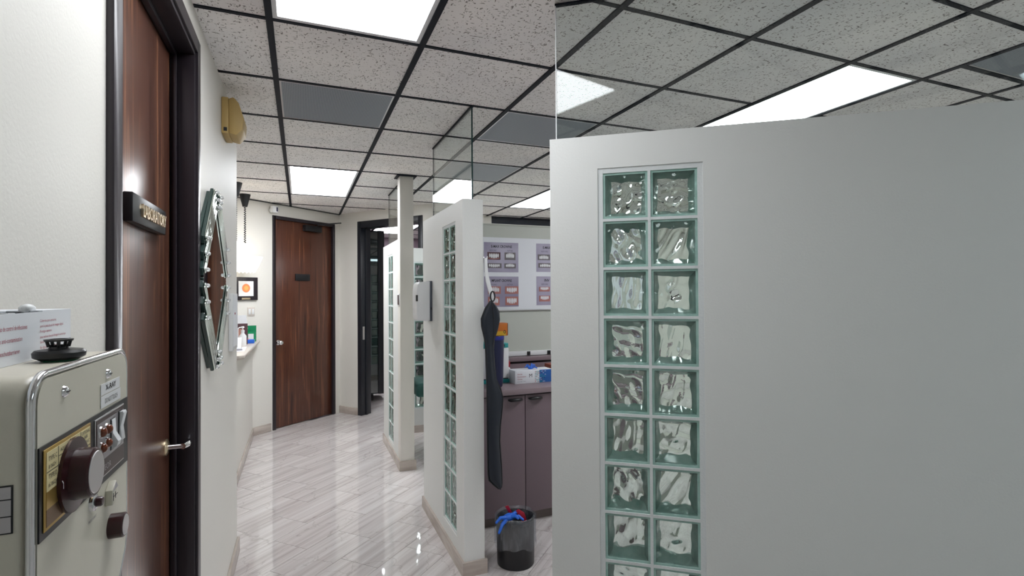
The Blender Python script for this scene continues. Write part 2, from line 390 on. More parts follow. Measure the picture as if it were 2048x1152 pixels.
for c in range(len(CX)-1):
    for r in range(len(RY)-1):
        if (c, r) in taken or not ceil_visible(c, r): continue
        x0, x1, y0, y1 = cell(c, r)
        obj('ceiling_tile', MB().box(x0+0.006, x1-0.006, y0+0.006, y1-0.006, CEIL-0.001, CEIL+0.018), 'tile', ceil)
for k, x in enumerate(CX[2:]):
    y0, y1 = (-2.62, 9.4) if x > -0.3 else (3.3, 6.3)
    obj('grid_bar', MB().box(x-W_, x+W_, y0, y1, CEIL-0.007, CEIL+0.001).box(x-0.002, x+0.002, y0, y1, CEIL+0.001, CEIL+0.03), 'grid', ceil)
light_mid = {(c, r+1) for (c, r), _ in lights} | {(3, 7)}      # row lines that would cut through a fixture
for k, y in enumerate(RY):
    first = 3 if y < 3.3 else 0
    if y > 6.3: first = 3
    runs, start = [], None
    for c in range(first, len(CX)):
        open_ = c < len(CX)-1 and (c, k) not in light_mid
        if open_ and start is None: start = c
        if not open_ and start is not None: runs.append((start, c)); start = None
    for a, b in runs:
        x0, x1 = (CX[a] if not (a == 3 and y < 3.3) else -0.34), CX[b]
        obj('grid_bar', MB().box(x0, x1, y-W_*0.72, y+W_*0.72, CEIL-0.0055, CEIL+0.001).box(x0, x1, y-0.002, y+0.002, CEIL+0.001, CEIL+0.03), 'grid', ceil)
obj('grid_bar', MB().box(CX[8], CX[9], 1.36-W_, 1.36+W_, CEIL-0.0065, CEIL+0.001), 'grid', ceil)
obj('ceiling_tile', MB().box(CX[8]+0.006, CX[9]-0.006, 1.37, 1.51, CEIL-0.001, CEIL+0.018), 'tile', ceil)
def troffer(c, r, label):
    x0, x1, y0, y1 = CX[c], CX[c+1], RY[r], RY[r+2]
    if (c, r) == (3, 7): y0 = 0.80
    t = thing('ceiling_light', label, 'light', ((x0+x1)/2, (y0+y1)/2, CEIL), group='fluorescent ceiling lights')
    obj('housing', MB().box(x0+0.012, x1-0.012, y0+0.012, y1-0.012, CEIL+0.014, CEIL+0.03), 'white', t)
    fr = MB(); e = 0.018
    for a in ((x0+0.01, x1-0.01, y0+0.01, y0+0.01+e), (x0+0.01, x1-0.01, y1-0.01-e, y1-0.01), (x0+0.01, x0+0.01+e, y0+0.01+e, y1-0.01-e), (x1-0.01-e, x1-0.01, y0+0.01+e, y1-0.01-e)):
        fr.box(*a, CEIL-0.003, CEIL+0.013)
    obj('frame', fr, 'white', t)
    obj('diffuser', MB().box(x0+0.029, x1-0.029, y0+0.029, y1-0.029, CEIL+0.001, CEIL+0.006), {(3, 7): 'diffuser_near', (6, 2): 'diffuser_fill'}.get((c, r), 'diffuser'), t)
for (c, r), lab in lights: troffer(c, r, lab)
def vent(x0, x1, y0, y1, label):
    t = thing('ceiling_vent', label, 'vent', ((x0+x1)/2, (y0+y1)/2, CEIL), group='perforated ceiling vents')
    obj('panel', MB().box(x0+0.02, x1-0.02, y0+0.02, y1-0.02, CEIL-0.003, CEIL+0.015), 'perf', t)
    f = MB()
    for a in ((x0+0.01, x1-0.01, y0+0.01, y0+0.02), (x0+0.01, x1-0.01, y1-0.02, y1-0.01), (x0+0.01, x0+0.02, y0+0.02, y1-0.02), (x1-0.02, x1-0.01, y0+0.02, y1-0.02)): f.box(*a, CEIL-0.004, CEIL+0.015)
    obj('frame', f, 'brushed', t)
for (c, r), lab in vents: vent(*cell(c, r), lab)
vent(CX[8], CX[9], RY[7], 1.36, 'grey vent panel in the upper right corner of the ceiling')

# ------------------------------------------------------------------ walls of the shell
LX = -0.342; LEND = 3.36
DY0, DY1, DTOP = 1.240, 2.07, 2.325
wl = MB().box(LX-0.12, LX, -2.6, DY0, 0, CEIL+0.03).box(LX-0.12, LX, DY1, LEND, 0, CEIL+0.03).box(LX-0.12, LX, DY0, DY1, DTOP, CEIL+0.03)
struct('wall_left', wl, 'wall', 'cream corridor wall on the left with the laboratory door')
struct('baseboard_left', MB().box(LX, LX+0.014, 2.12, LEND+0.014, 0, 0.085).box(LX-0.12, LX, LEND, LEND+0.014, 0, 0.085), 'base', 'beige stone baseboard along the left corridor wall', 0.002)
struct('wall_reception', MB().box(-2.3, LX-0.12, LEND-0.12, LEND, 0, CEIL+0.03).box(-2.4, -2.3, LEND-0.12, 5.6, 0, CEIL+0.03), 'wall', 'cream wall enclosing the reception nook')
struct('wall_back', MB().box(LX, 4.5, -2.72, -2.6, 0, CEIL+0.03), 'wall', 'cream wall behind the viewpoint')
struct('wall_right', MB().box(4.4, 4.52, -2.6, 9.4, 0, CEIL+0.03), 'wall', 'cream wall at the far right of the rooms')
# half wall under the reception counter
struct('wall_counter', MB().box(-0.58, -0.47, LEND, 6.045, 0, 0.962), 'wall', 'low cream wall carrying the reception counter')
struct('baseboard_counter', MB().box(-0.47, -0.457, LEND+0.02, 6.05, 0, 0.085), 'base', 'beige stone baseboard under the reception counter', 0.002)
# slanted wall at the end of the corridor, with the closed wooden door
D0 = Vector((-0.29, 6.2, 0)); DA = math.atan2(0.62, 0.74)
dt, dn = Vector((math.cos(DA), math.sin(DA), 0)), Vector((-math.sin(DA), math.cos(DA), 0))
def dg(s, d, z): return D0 + dt*s + dn*d + Z*z
def dbox(mb, s0, s1, d0, d1, z0, z1):
    return mb.prism([(s0, z0), (s1, z0), (s1, z1), (s0, z1)], D0+dn*d0, dt, Z, dn, d1-d0)
FD0, FD1, FTOP = 0.012, 0.876, 2.335
wf = MB(); dbox(wf, -2.75, FD0, 0, 0.12, 0, CEIL+0.03); dbox(wf, FD1, 1.05, 0, 0.12, 0, CEIL+0.03); dbox(wf, FD0, FD1, 0, 0.12, FTOP, CEIL+0.03)
struct('wall_far_slanted', wf, 'wall', 'slanted cream wall at the corridor end around the dark wooden door')
b = MB(); dbox(b, -0.235, -0.02, -0.014, 0, 0, 0.085); struct('baseboard_slanted', b, 'base', 'short beige baseboard left of the far wooden door', 0.002)
b = MB(); dbox(b, -2.0, 0.96, -0.014, 0, CEIL-0.012, CEIL-0.0075); struct('trim_2', b, 'grid', 'thin black ceiling trim above the slanted wall')
# wall with the black framed doorway
W0 = Vector((0.45, 6.82, 0)); WA = math.atan2(-0.26, 0.2)
wt, wn = Vector((math.cos(WA), math.sin(WA), 0)), Vector((-math.sin(WA), math.cos(WA), 0))
def wbox(mb, s0, s1, d0, d1, z0, z1):
    return mb.prism([(s0, z0), (s1, z0), (s1, z1), (s0, z1)], W0+wn*d0, wt, Z, wn, d1-d0)
w = MB(); wbox(w, -0.02, 0.335, 0, 0.13, 0, CEIL+0.03); wbox(w, 1.335, 1.75, 0, 0.13, 0, CEIL+0.03); wbox(w, 0.335, 1.335, 0, 0.13, 2.35, CEIL+0.03)
struct('wall_doorway', w, 'wall', 'cream wall around the black framed doorway')
b = MB(); wbox(b, 0.0, 0.325, -0.014, 0, 0, 0.085); struct('baseboard_doorway', b, 'base', 'short beige baseboard between the wooden door and black doorway', 0.002)
struct('wall_far_room', MB().box(0.0, 4.4, 9.4, 9.5, 0, CEIL+0.03).box(0.12, 0.22, 6.95, 9.4, 0, CEIL+0.03), 'mauve_wall', 'mauve wall of the room beyond the black doorway')
# far end of the treatment rooms
struct('wall_far_end', MB().box(1.62, 4.4, 6.3, 6.4, 0, 2.30).box(1.62, 2.29, 6.3, 6.4, 2.30, CEIL+0.03), 'wall', 'cream wall far behind the posters')
wnd = obj('window_1', MB().box(2.29, 4.4, 6.33, 6.36, 2.30, CEIL-0.01), 'dark_glass'); tag(wnd, 'dark transom glass far above the poster wall', None, None, 'structure')
obj('window_frame', MB().box(2.29, 4.4, 6.30, 6.39, 2.452, CEIL-0.008).box(2.29, 4.4, 6.30, 6.39, 2.300, 2.312), 'steel_black', wnd)

# ------------------------------------------------------------------ doors
def door1():
    d = tag(obj('door_1', MB().box(LX-0.108, LX-0.066, DY0+0.022, DY1-0.022, 0.008, DTOP-0.022), 'wood', None, 0.0015), 'brown wooden laboratory door in the left wall', None, None, 'structure')
    e = 0.05
    f = MB().box(LX, LX+0.014, DY0-e+0.006, DY0+0.006, 0, DTOP+e-0.006).box(LX, LX+0.014, DY1-0.006, DY1+e-0.006, 0, DTOP+e-0.006).box(LX, LX+0.014, DY0+0.006, DY1-0.006, DTOP-0.006, DTOP+e-0.006)
    obj('casing', f, 'frame', d, 0.003)
    j = MB().box(LX-0.12, LX+0.006, DY0+0.0005, DY0+0.02, 0, DTOP-0.0005).box(LX-0.12, LX+0.006, DY1-0.02, DY1-0.0005, 0, DTOP-0.0005).box(LX-0.12, LX+0.006, DY0+0.02, DY1-0.02, DTOP-0.02, DTOP-0.0005)
    obj('jamb', j, 'frame', d, 0.001)
    st = MB().box(LX-0.064, LX-0.046, DY1-0.034, DY1-0.02, 0, DTOP-0.02).box(LX-0.064, LX-0.046, DY0+0.02, DY0+0.034, 0, DTOP-0.02).box(LX-0.064, LX-0.046, DY0+0.034, DY1-0.034, DTOP-0.034, DTOP-0.02)
    obj('door_stop', st, 'frame', d, 0.001)
    # lever handle
    hx = LX-0.066; hy, hz = 1.985, 0.985
    h = obj('handle', MB().cyl((hx+0.006, hy, hz), (hx+0.055, hy, hz), 0.0085).tube([(hx+0.05, hy-0.008, hz), (hx+0.056, hy+0.015, hz), (hx+0.055, hy+0.045, hz-0.001), (hx+0.050, hy+0.062, hz-0.004)], [0.0095, 0.012, 0.012, 0.010], 10), 'chrome', d, 0, 40)
    obj('rosette', MB().lathe([(0, 0), (0.027, 0), (0.027, 0.004), (0.018, 0.009), (0, 0.010)], (hx, hy, hz), (1, 0, 0)), 'gold', h, 0, 40)
    # sign
    sx = LX-0.066
    s = obj('sign_plate', MB().box(sx, sx+0.022, 1.545, 1.885, 1.664, 1.738), 'black', d, 0.003)
    text('lettering', 'LABORATORY', 'gold', s, (sx+0.0222, 1.615, 1.684), Y, Z, 0.245, 0.035, 0.006, bold=0.012)
    return d
door1()
def door2():
    d = MB(); dbox(d, FD0+0.028, FD1-0.028, 0.02, 0.062, 0.006, FTOP-0.028)
    d = tag(obj('door_2', d, 'wood2', None, 0.0015), 'closed dark wooden door at the end of the corridor', None, None, 'structure')
    f = MB(); e = 0.03
    dbox(f, FD0-0.008, FD0+0.028, -0.012, 0.10, 0, FTOP+0.008); dbox(f, FD1-0.028, FD1+0.008, -0.012, 0.10, 0, FTOP+0.008); dbox(f, FD0+0.028, FD1-0.028, -0.012, 0.10, FTOP-0.028, FTOP+0.008)
    obj('frame', f, 'frame', d, 0.002)
    k = dg(0.095, 0.02, 0.945)
    kn = obj('knob', MB().lathe([(0, 0.062), (0.016, 0.060), (0.026, 0.050), (0.027, 0.040), (0.016, 0.026), (0.009, 0.020), (0.009, 0.006), (0, 0.006)], k, -dn), 'chrome', d, 0, 40)
    obj('rosette', MB().lathe([(0, 0.008), (0.024, 0.007), (0.030, 0.0), (0, 0)], k, -dn), 'chrome', kn, 0, 40)
    p = MB(); dbox(p, 0.315, 0.515, 0.006, 0.02, 1.635, 1.712); p = obj('sign_plate', p, 'black', d, 0.002)
    c = MB(); dbox(c, 0.42, 0.66, -0.035, 0.02, 2.215, 2.285)
    cl = obj('door_closer', c, 'black', d, 0.006)
    obj('closer_arm', MB().tube([dg(0.60, -0.03, 2.285), dg(0.60, -0.03, 2.30), dg(0.80, -0.20, 2.335), dg(0.86, -0.05, 2.345)], 0.008, 6), 'black', cl)
    return d
door2()
def doorway3():
    f = MB(); d = 0.15
    wbox(f, 0.325, 0.385, -0.012, d, 0, 2.36)
    o = tag(obj('door_3', f, 'steel_black', None, 0.003), 'black metal frame of the open doorway beside the wooden door', None, None, 'structure')
    f = MB(); wbox(f, 1.285, 1.345, -0.012, d, 0, 2.36); obj('jamb', f, 'steel_black', o, 0.003)
    f = MB(); wbox(f, 0.385, 1.285, -0.012, d, 2.28, 2.36); obj('header', f, 'steel_black', o, 0.003)
    f = MB(); wbox(f, 0.385, 0.397, 0.06, 0.085, 0, 2.28); obj('door_stop', f, 'steel_black', o)
    f = MB(); wbox(f, 0.385, 0.388, 0.015, 0.045, 0.92, 1.08); obj('strike_plate', f, 'brushed', o)
doorway3()

# ------------------------------------------------------------------ glass blocks and partitions
BT = 0.112       # partition thickness
def block_meshes(bw, bh, depth, seed, res):
    rnd = random.Random(seed)
    ws = [(rnd.uniform(60, 190), rnd.uniform(0, PI), rnd.uniform(0, 6.28), rnd.uniform(0.5, 1.0)) for _ in range(6)]
    def wave(x, z):
        u, w_ = 2*x/bw, 2*z/bh
        win = max(0.0, 1-max(abs(u), abs(w_))**6)
        s = sum(a*math.sin(k*(x*math.cos(t)+z*math.sin(t))+p+1.3*math.sin(30*x*math.sin(t)+p)) for k, t, p, a in ws)
        return 0.0024*s*win
    def pane(y0, y1, flip):
        n = res; V = []; Fc = []; iw, ih = bw-0.004, bh-0.004
        for side in (0, 1):
            for j in range(n+1):
                for i in range(n+1):
                    x, z = -iw/2+iw*i/n, -ih/2+ih*j/n
                    if side == (1 if not flip else 0): V.append((x, (y1 if not flip else y0)+wave(x, z), z))
                    else: V.append((x, y0 if not flip else y1, z))
        L = (n+1)*(n+1)
        for j in range(n):
            for i in range(n):
                a = j*(n+1)+i; q = (a, a+1, a+n+2, a+n+1); Fc.append(q); Fc.append(tuple(L+k for k in q[::-1]))
        for i in range(n):
            Fc += [(i, L+i, L+i+1, i+1), (n*(n+1)+i+1, L+n*(n+1)+i+1, L+n*(n+1)+i, n*(n+1)+i)]
            a, b2 = i*(n+1), (i+1)*(n+1); Fc += [(b2, L+b2, L+a, a), (a+n, L+a+n, L+b2+n, b2+n)]
        m = MB().add(V, Fc); return mesh_of('glass_pane', m, M['block_glass'], 0, 60)
    r = MB(); t = 0.007; a, b2 = bw/2, bh/2
    prof = [((-a, -b2), (-a+t, -b2+t))]
    o4 = [(-a, -b2), (a, -b2), (a, b2), (-a, b2)]; i4 = [(-a+t, -b2+t), (a-t, -b2+t), (a-t, b2-t), (-a+t, b2-t)]
    y0, y1 = 0.0, depth
    V = [(x, y0, z) for x, z in o4]+[(x, y0, z) for x, z in i4]+[(x, y1, z) for x, z in o4]+[(x, y1, z) for x, z in i4]
    # a raised shoulder half way narrows the opening, as in a cast block
    q = 0.023; m4 = [(-a+q, -b2+q), (a-q, -b2+q), (a-q, b2-q), (-a+q, b2-q)]
    V += [(x, depth*0.5, z) for x, z in m4]
    Fc = []
    for k in range(4):
        k2 = (k+1) % 4
        Fc += [(k, k2, 4+k2, 4+k), (8+k2, 8+k, 12+k, 12+k2), (k2, k, 8+k, 8+k2), (4+k, 4+k2, 16+k2, 16+k), (16+k, 16+k2, 12+k2, 12+k)]
    rim = mesh_of('glass_block', r.add(V, Fc), M['rim'])
    return rim, pane(0.002, 0.009, False), pane(depth-0.009, depth-0.002, True)

def partition(name, label, o, ang, length, height, strip, near_end_base=True, res=14, block_group=None):
    """strip = (s0, pitch_s, ncols, ztop, pitch_z, nrows); local x along the wall, local y into its thickness"""
    s0, ps, nc, zt, pz, nr = strip; s1 = s0+ps*nc; zb = zt-pz*nr; T = BT; g = 0.012
    mb = MB().box(0, s0-g, 0, T, 0, height).box(s1+g, length, 0, T, 0, height).box(s0-g, s1+g, 0, T, zt+g, height).box(s0-g, s1+g, 0, T, 0, zb-g)
    w_ = bpy.data.objects.new(name, mesh_of(name, mb, M['part'])); COL.objects.link(w_)
    w_.location = o; w_.rotation_euler = (0, 0, ang); tag(w_, label, None, None, 'structure')
    # mortar grid
    m = MB(); e = 0.0045
    m.box(s0-g, s0+e, 0.003, T-0.003, zb-g, zt+g).box(s1-e, s1+g, 0.003, T-0.003, zb-g, zt+g)
    for i in range(1, nc): m.box(s0+i*ps-e, s0+i*ps+e, 0.003, T-0.003, zb-g, zt+g)
    for j in range(nr+1):
        z = zt-j*pz; lo, hi = (e, g) if j == 0 else ((g, e) if j == nr else (e, e))
        for i in range(nc): m.box(s0+i*ps+e, s0+(i+1)*ps-e, 0.003, T-0.003, z-lo, z+hi)
    put('mortar', mesh_of('mortar', m, M['mortar']), w_)
    b = MB().box(-0.012, length+0.012, -0.012, 0, 0, 0.075).box(-0.012, length+0.012, T, T+0.012, 0, 0.075).box(length, length+0.012, 0, T, 0, 0.075).box(-0.012, 0, 0, T, 0, 0.075)
    put('baseboard', mesh_of('baseboard', b, M['base']), w_)
    vs_ = [block_meshes(ps-2*e, pz-2*e, T-0.012, hash_seed+q, res) for q, hash_seed in enumerate([11, 23, 37, 51, 64])]
    for j in range(nr):
        for i in range(nc):
            rim, fp_, bp_ = vs_[(j*3+i*2+j*j) % 5]
            c = put('glass_block', rim, w_, (s0+(i+0.5)*ps, 0.006, zt-(j+0.5)*pz))
            put('glass_pane', fp_, c, (0, 0, 0)); put('glass_pane', bp_, c, (0, 0, 0))
    return w_
PR0 = Vector((0.772, 1.55, 0)); PRA = math.atan2(-0.785, 1.028)
PH = 1.985
partition('wall_partition_right', 'big white partition in the right foreground with a strip of glass blocks', PR0, PRA, 1.75, 1.992, (0.170, 0.150, 2, 1.872, 0.1575, 11), res=22)
P1 = Vector((0.788, 3.565, 0)); P2 = Vector((0.772, 5.32, 0))
partition('wall_partition_centre', 'white partition in the middle with glass blocks, apron hanging behind its end', P1, -PI/2, 0.955, 1.978, (0.545, 0.129, 2, 1.865, 0.155, 11), res=12)
partition('wall_partition_far', 'white partition at the far post with a strip of glass blocks', P2, -PI/2, 0.84, 1.945, (0.30, 0.135, 2, 1.83, 0.155, 11), res=8)
partition('wall_partition_cross', 'glass block partition glimpsed between post and middle partition', (1.0, 5.50, 0), 0, 1.35, 1.965, (0.12, 0.135, 3, 1.81, 0.155, 10), res=8)

def pane_thing(label, o, ang, s0, s1, z0, ybase, zt=CEIL-0.008):
    t = thing('glass_pane_screen', label, 'glass panel', o, ang, None, None, True)
    global WORLD_CHILD
    y0 = ybase; th = 0.008
    WORLD_CHILD = False
    obj('pane', MB().box(s0+0.003, s1-0.003, y0, y0+th, z0, zt-0.006), 'pane', t)
    obj('top_channel', MB().box(s0, s1, y0-0.004, y0+th+0.004, zt-0.006, zt), 'grid', t)
    obj('edge', MB().box(s1-0.003, s1, y0, y0+th, z0, zt-0.006), 'pane_edge', t)
    obj('edge', MB().box(s0, s0+0.003, y0, y0+th, z0, zt-0.006), 'pane_edge' if ang < -1 else 'white', t)
    WORLD_CHILD = True
    return t
pane_thing('tall clear glass pane on top of the big right partition', PR0, PRA, 0.012, 1.75, 1.992, 0.05)
pane_thing('clear glass pane above the middle partition up to the ceiling', P1, -PI/2, 0.09, 0.955+0.0, 1.978, 0.05)
pane_thing('small glass pane above the far partition beside the post', P2, -PI/2, 0.02, 0.81, 1.945, 0.05)

# post
pt = thing('post', 'slim cream square post from floor to ceiling in the corridor', 'post', (0.83, 4.42, 0))
obj('shaft', MB().box(0.770, 0.884, 4.362, 4.476, 0, CEIL-0.007), 'wall', pt, 0.003)
obj('base_trim', MB().box(0.757, 0.897, 4.349, 4.362, 0, 0.08).box(0.757, 0.770, 4.362, 4.476, 0, 0.08).box(0.884, 0.897, 4.362, 4.40, 0, 0.08), 'base', pt)
obj('ceiling_collar', MB().box(0.745, 0.909, 4.335, 4.50, CEIL-0.014, CEIL-0.0075), 'grid', pt)
s = thing('wall_plate', 'small dark plate on the left face of the post', 'plate', (0.77, 4.42, 1.42))
obj('backing', MB().box(0.764, 0.7698, 4.385, 4.455, 1.375, 1.478), 'white', s, 0.001)
obj('insert', MB().box(0.7615, 0.764, 4.392, 4.448, 1.385, 1.468), 'brown_plate', s)

# ------------------------------------------------------------------ poster wall, cabinets
PWY = 3.6
struct('wall_posters', MB().box(0.902, 2.7, PWY, PWY+0.10, 0, 1.985), 'grey_wall', 'low grey wall behind the mauve cabinets')
struct('trim_1', MB().box(0.902, 2.7, PWY-0.006, PWY+0.106, 1.985, 1.995), 'grey_wall', 'cap along the low poster wall')
bd = thing('display_board', 'large white board holding the before and after posters', 'board', (1.6, PWY, 1.353))
obj('sheet', MB().box(1.212, 2.45, PWY-0.008, PWY-0.0005, 1.353, 1.892), 'paper', bd)
obj('edge_rail', MB().box(1.205, 2.455, PWY-0.012, PWY-0.0005, 1.345, 1.353), 'brushed', bd)
def photo(parent, x, z, w_, h_, kind, seed):
    rnd = random.Random(seed); y = PWY-0.0115
    base = {'dark': (0.10, 0.045, 0.05), 'pink': (0.42, 0.17, 0.15), 'grey': (0.16, 0.14, 0.15)}[kind]
    pm = mat('photo_'+kind+str(seed), base, 0.5)
    p = obj('photo', MB().box(x, x+w_, y, y+0.0012, z-h_, z), pm, parent)
    n = 6; tm = MB()
    for i in range(n):
        tx = x+w_*(0.12+0.76*(i+0.5)/n); bow = (abs(i-(n-1)/2)/(n/2))**2
        tw = w_*0.76/n*0.47; th = h_*(0.36-0.12*bow)
        tz = z-h_*(0.45+0.06*math.sin(seed)+0.10*bow*(1 if seed % 2 else -1))
        tm.prism([(tx+tw*math.cos(a)*(1 if abs(math.cos(a)) < .8 else 0.95), tz+th*math.sin(a)) for a in [2*PI*k/10 for k in range(10)]], (0, y-0.0006, 0), X, Z, Y, 0.0006)
    obj('teeth', tm, 'white' if kind != 'pink' else 'paper', p)
    if kind == 'dark':
        lp = MB().prism([(x+w_*(0.08+0.84*k/8), z-h_*(0.72+0.14*math.sin(PI*k/8))) for k in range(9)]+[(x+w_*(0.92-0.84*k/8), z-h_*(0.80+0.17*math.sin(PI*(8-k)/8))) for k in range(9)], (0, y-0.0005, 0), X, Z, Y, 0.0005)
        obj('lip', lp, mat('lip'+str(seed), (0.36, 0.14, 0.13), 0.5), p)
def poster_paper():
    m = mat('lilac_poster', (0.36, 0.33, 0.45), 0.45)
    tc = coords(m, 'World', (1, 1, 1)); n = nd(m, 'ShaderNodeTexNoise', Scale=3.5, Detail=2.0); lk(m, tc, 0, n, 'Vector')
    r = ramp(m, [(0.3, (0.27, 0.24, 0.35)), (0.7, (0.46, 0.43, 0.54))]); lk(m, n, 'Fac', r, 'Fac'); lk(m, r, 0, BS(m), 'Base Color'); return m
M['poster'] = poster_paper()
def poster(x0, x1, z0, z1, title, tx, tw, photos, label):
    y = PWY-0.0095
    p = thing('poster', label, 'poster', ((x0+x1)/2, y, z0), group='before and after posters')
    obj('paper', MB().box(x0, x1, y, y+0.001, z0, z1), 'poster', p)
    W = x1-x0; H = z1-z0
    text('title', title, 'ink', p, (x0+tx, y-0.0003, z1-0.040), X, Z, tw, 0.020, bold=0.02)
    text('caption', 'BEFORE', 'ink_grey', p, (x0+0.043, y-0.0003, z1-0.066), X, Z, 0.055, 0.011)
    if W > 0.2: text('caption', 'AFTER', 'ink_grey', p, (x0+0.183, y-0.0003, z1-0.066), X, Z, 0.045, 0.011)
    for k, (px_, pz_, pw, ph_, kd) in enumerate(photos): photo(p, x0+px_, z1-pz_, pw, ph_, kd, int(x0*100+z0*37)+k*3)
poster(1.245, 1.519, 1.634, 1.855, 'E-MAX CROWNS', 0.057, 0.165, [(0.026, 0.073, 0.103, 0.056, 'dark'), (0.162, 0.073, 0.088, 0.056, 'grey'), (0.022, 0.155, 0.115, 0.036, 'grey'), (0.160, 0.155, 0.092, 0.036, 'grey')], 'lilac poster titled E-MAX CROWNS, fully visible, upper left of the board')
poster(1.245, 1.519, 1.377, 1.602, 'IMPLANT CROWNS', 0.057, 0.162, [(0.030, 0.073, 0.100, 0.056, 'pink'), (0.164, 0.073, 0.108, 0.056, 'pink'), (0.030, 0.150, 0.090, 0.064, 'pink'), (0.166, 0.150, 0.104, 0.064, 'pink')], 'lilac poster titled IMPLANT CROWNS, lower left of the board')
poster(1.668, 1.942, 1.640, 1.857, 'E-MAX CROWNS', 0.057, 0.165, [(0.012, 0.083, 0.103, 0.044, 'grey'), (0.162, 0.083, 0.088, 0.044, 'grey'), (0.016, 0.150, 0.115, 0.036, 'grey'), (0.160, 0.150, 0.092, 0.036, 'grey')], 'lilac E-MAX poster cut off by the big partition, upper right')
poster(1.668, 1.942, 1.384, 1.605, 'INV', 0.068, 0.042, [(0.022, 0.080, 0.090, 0.036, 'pink'), (0.162, 0.080, 0.088, 0.036, 'pink'), (0.022, 0.148, 0.092, 0.044, 'pink'), (0.160, 0.148, 0.092, 0.044, 'pink')], 'lilac poster starting INV cut off by the big partition, lower right')

CFY = 3.05; CT = 0.868
def cabinet(x0, x1, label, handles):
    t = thing('cabinet', label, 'cabinet', ((x0+x1)/2, CFY, 0), group='mauve base cabinets')
    obj('body', MB().box(x0, x1, CFY+0.018, PWY-0.012, 0.07, CT-0.036), 'mauve', t)
    obj('toe_kick', MB().box(x0, x1, CFY+0.05, CFY+0.07, 0, 0.07), 'toe', t)
    n = len(handles); wdt = (x1-x0)/n
    for i, hx in enumerate(handles):
        d = obj('door', MB().box(x0+i*wdt+0.0025, x0+(i+1)*wdt-0.0025, CFY, CFY+0.017, 0.073, CT-0.045), 'mauve', t, 0.0015)
        P = [(hx-0.042, CFY, 0.800), (hx-0.036, CFY-0.018, 0.801), (hx-0.018, CFY-0.026, 0.802), (hx, CFY-0.027, 0.8025), (hx+0.018, CFY-0.026, 0.802), (hx+0.036, CFY-0.018, 0.801), (hx+0.042, CFY, 0.800)]
        obj('handle', MB().tube(P, [0.007, 0.010, 0.011, 0.011, 0.011, 0.010, 0.007], 10), 'black', d, 0, 50)
cabinet(0.906, 1.758, 'mauve two door cabinet standing against the middle partition', [1.261, 1.401])
ct = thing('worktop', 'mauve laminate worktop over the cabinets', 'worktop', (1.4, CFY, CT-0.035))
obj('slab', MB().box(0.904, 2.7, CFY-0.022, PWY-0.062, CT-0.035, CT), 'mauve_top', ct, 0.004)
bs_ = thing('backsplash', 'mauve backsplash ledge along the grey wall behind the worktop', 'backsplash', (1.4, PWY-0.03, CT))
obj('panel', MB().box(0.904, 2.7, PWY-0.06, PWY-0.002, CT, 0.955), 'mauve_top', bs_)
obj('backsplash_cap', MB().box(0.904, 2.7, PWY-0.075, PWY-0.002, 0.972, 1.003), 'mauve_top', bs_, 0.002)
obj('painted_shadow', MB().box(0.904, 2.7, PWY-0.05, PWY-0.002, 0.955, 0.972), 'black', bs_)  # black strip stands in for the shade beneath the cap
rl = thing('wall_rail', 'white metal strip with black clips along the wall above the worktop', 'rail', (1.6, PWY, 1.005))
obj('strip', MB().box(1.30, 2.6, PWY-0.018, PWY-0.0005, 1.006, 1.04), 'white', rl, 0.002)
for x in (1.595, 1.765, 1.94): obj('clip', MB().box(x-0.014, x+0.014, PWY-0.023, PWY-0.018, 1.009, 1.037), 'black', rl, 0.002)

# glove box and neighbours on the worktop
def glove(name, parent, o, scale, mats, dirs):
    """a limp glove: palm lump and five fingers, one mesh"""
    mb = MB(); o = Vector(o)
    mb.sphere(o, scale, 12, (1.0, 0.75, 0.6))
    for d, l in dirs:
        d = Vector(d).normalized(); p1 = o+d*scale*(0.9+l*0.5)+Z*scale*0.1; p2 = o+d*scale*(0.9+l)-Z*scale*0.35*l
        mb.tube([o+d*scale*0.4, p1, p2], [scale*0.36, scale*0.27, scale*0.20], 8)
        mb.sphere(p2, scale*0.2, 8)
    return obj(name, mb, mats, parent, 0, 60)
def front_text(nm, body, m_, par, x, z, w_, h_, y): return text(nm, body, m_, par, (x, y, z), X, Z, w_, h_)
gb = thing('glove_box', 'white and blue nitrile glove box with a blue glove poking out', 'box', (1.46, 3.24, CT))
gy = 3.20
obj('carton', MB().box(1.325, 1.600, gy, gy+0.11, CT, CT+0.088), 'paper', gb, 0.0015)
obj('end_print', MB().box(1.505, 1.601, gy-0.0006, gy+0.05, CT+0.001, CT+0.0865), mat('glove_box_blue', (0.02, 0.11, 0.38), 0.4), gb)
pat = MB(); rnd = random.Random(3); pats = {k: MB() for k in ('teal', 'ink_red', 'paper', 'navy')}
for i in range(10):
    for j in range(7):
        k = rnd.choice(['teal', 'ink_red', 'paper', 'navy', 'teal', 'paper'])
        cx, cz = 1.475+i*0.0082, CT+0.008+j*0.0115; q = 0.0034
        if rnd.random() < (0.95 if i < 8 else 0.6): pats[k].prism([(cx-q*1.5, cz-q*.3), (cx, cz+q), (cx+q*1.5, cz-q*.3), (cx+q*1.5, cz-q*1.1), (cx, cz+q*.1), (cx-q*1.5, cz-q*1.1)], (0, gy-0.0012, 0), X, Z, Y, 0.0005)
for k, p in pats.items(): obj('chevron_print', p, k, gb)['kind'] = 'stuff'
for i, ln in enumerate(('Nitrile', 'Examination', 'Gloves')): front_text('lettering', ln, 'ink_red', gb, 1.343, CT+0.060-i*0.0165, (0.034, 0.062, 0.034)[i], 0.0095, gy-0.0006)
front_text('lettering', 'powder free', 'ink_grey', gb, 1.343, CT+0.012, 0.06, 0.006, gy-0.0006)
front_text('size_mark', 'M', 'ink', gb, 1.428, CT+0.040, 0.022, 0.024, gy-0.0006)
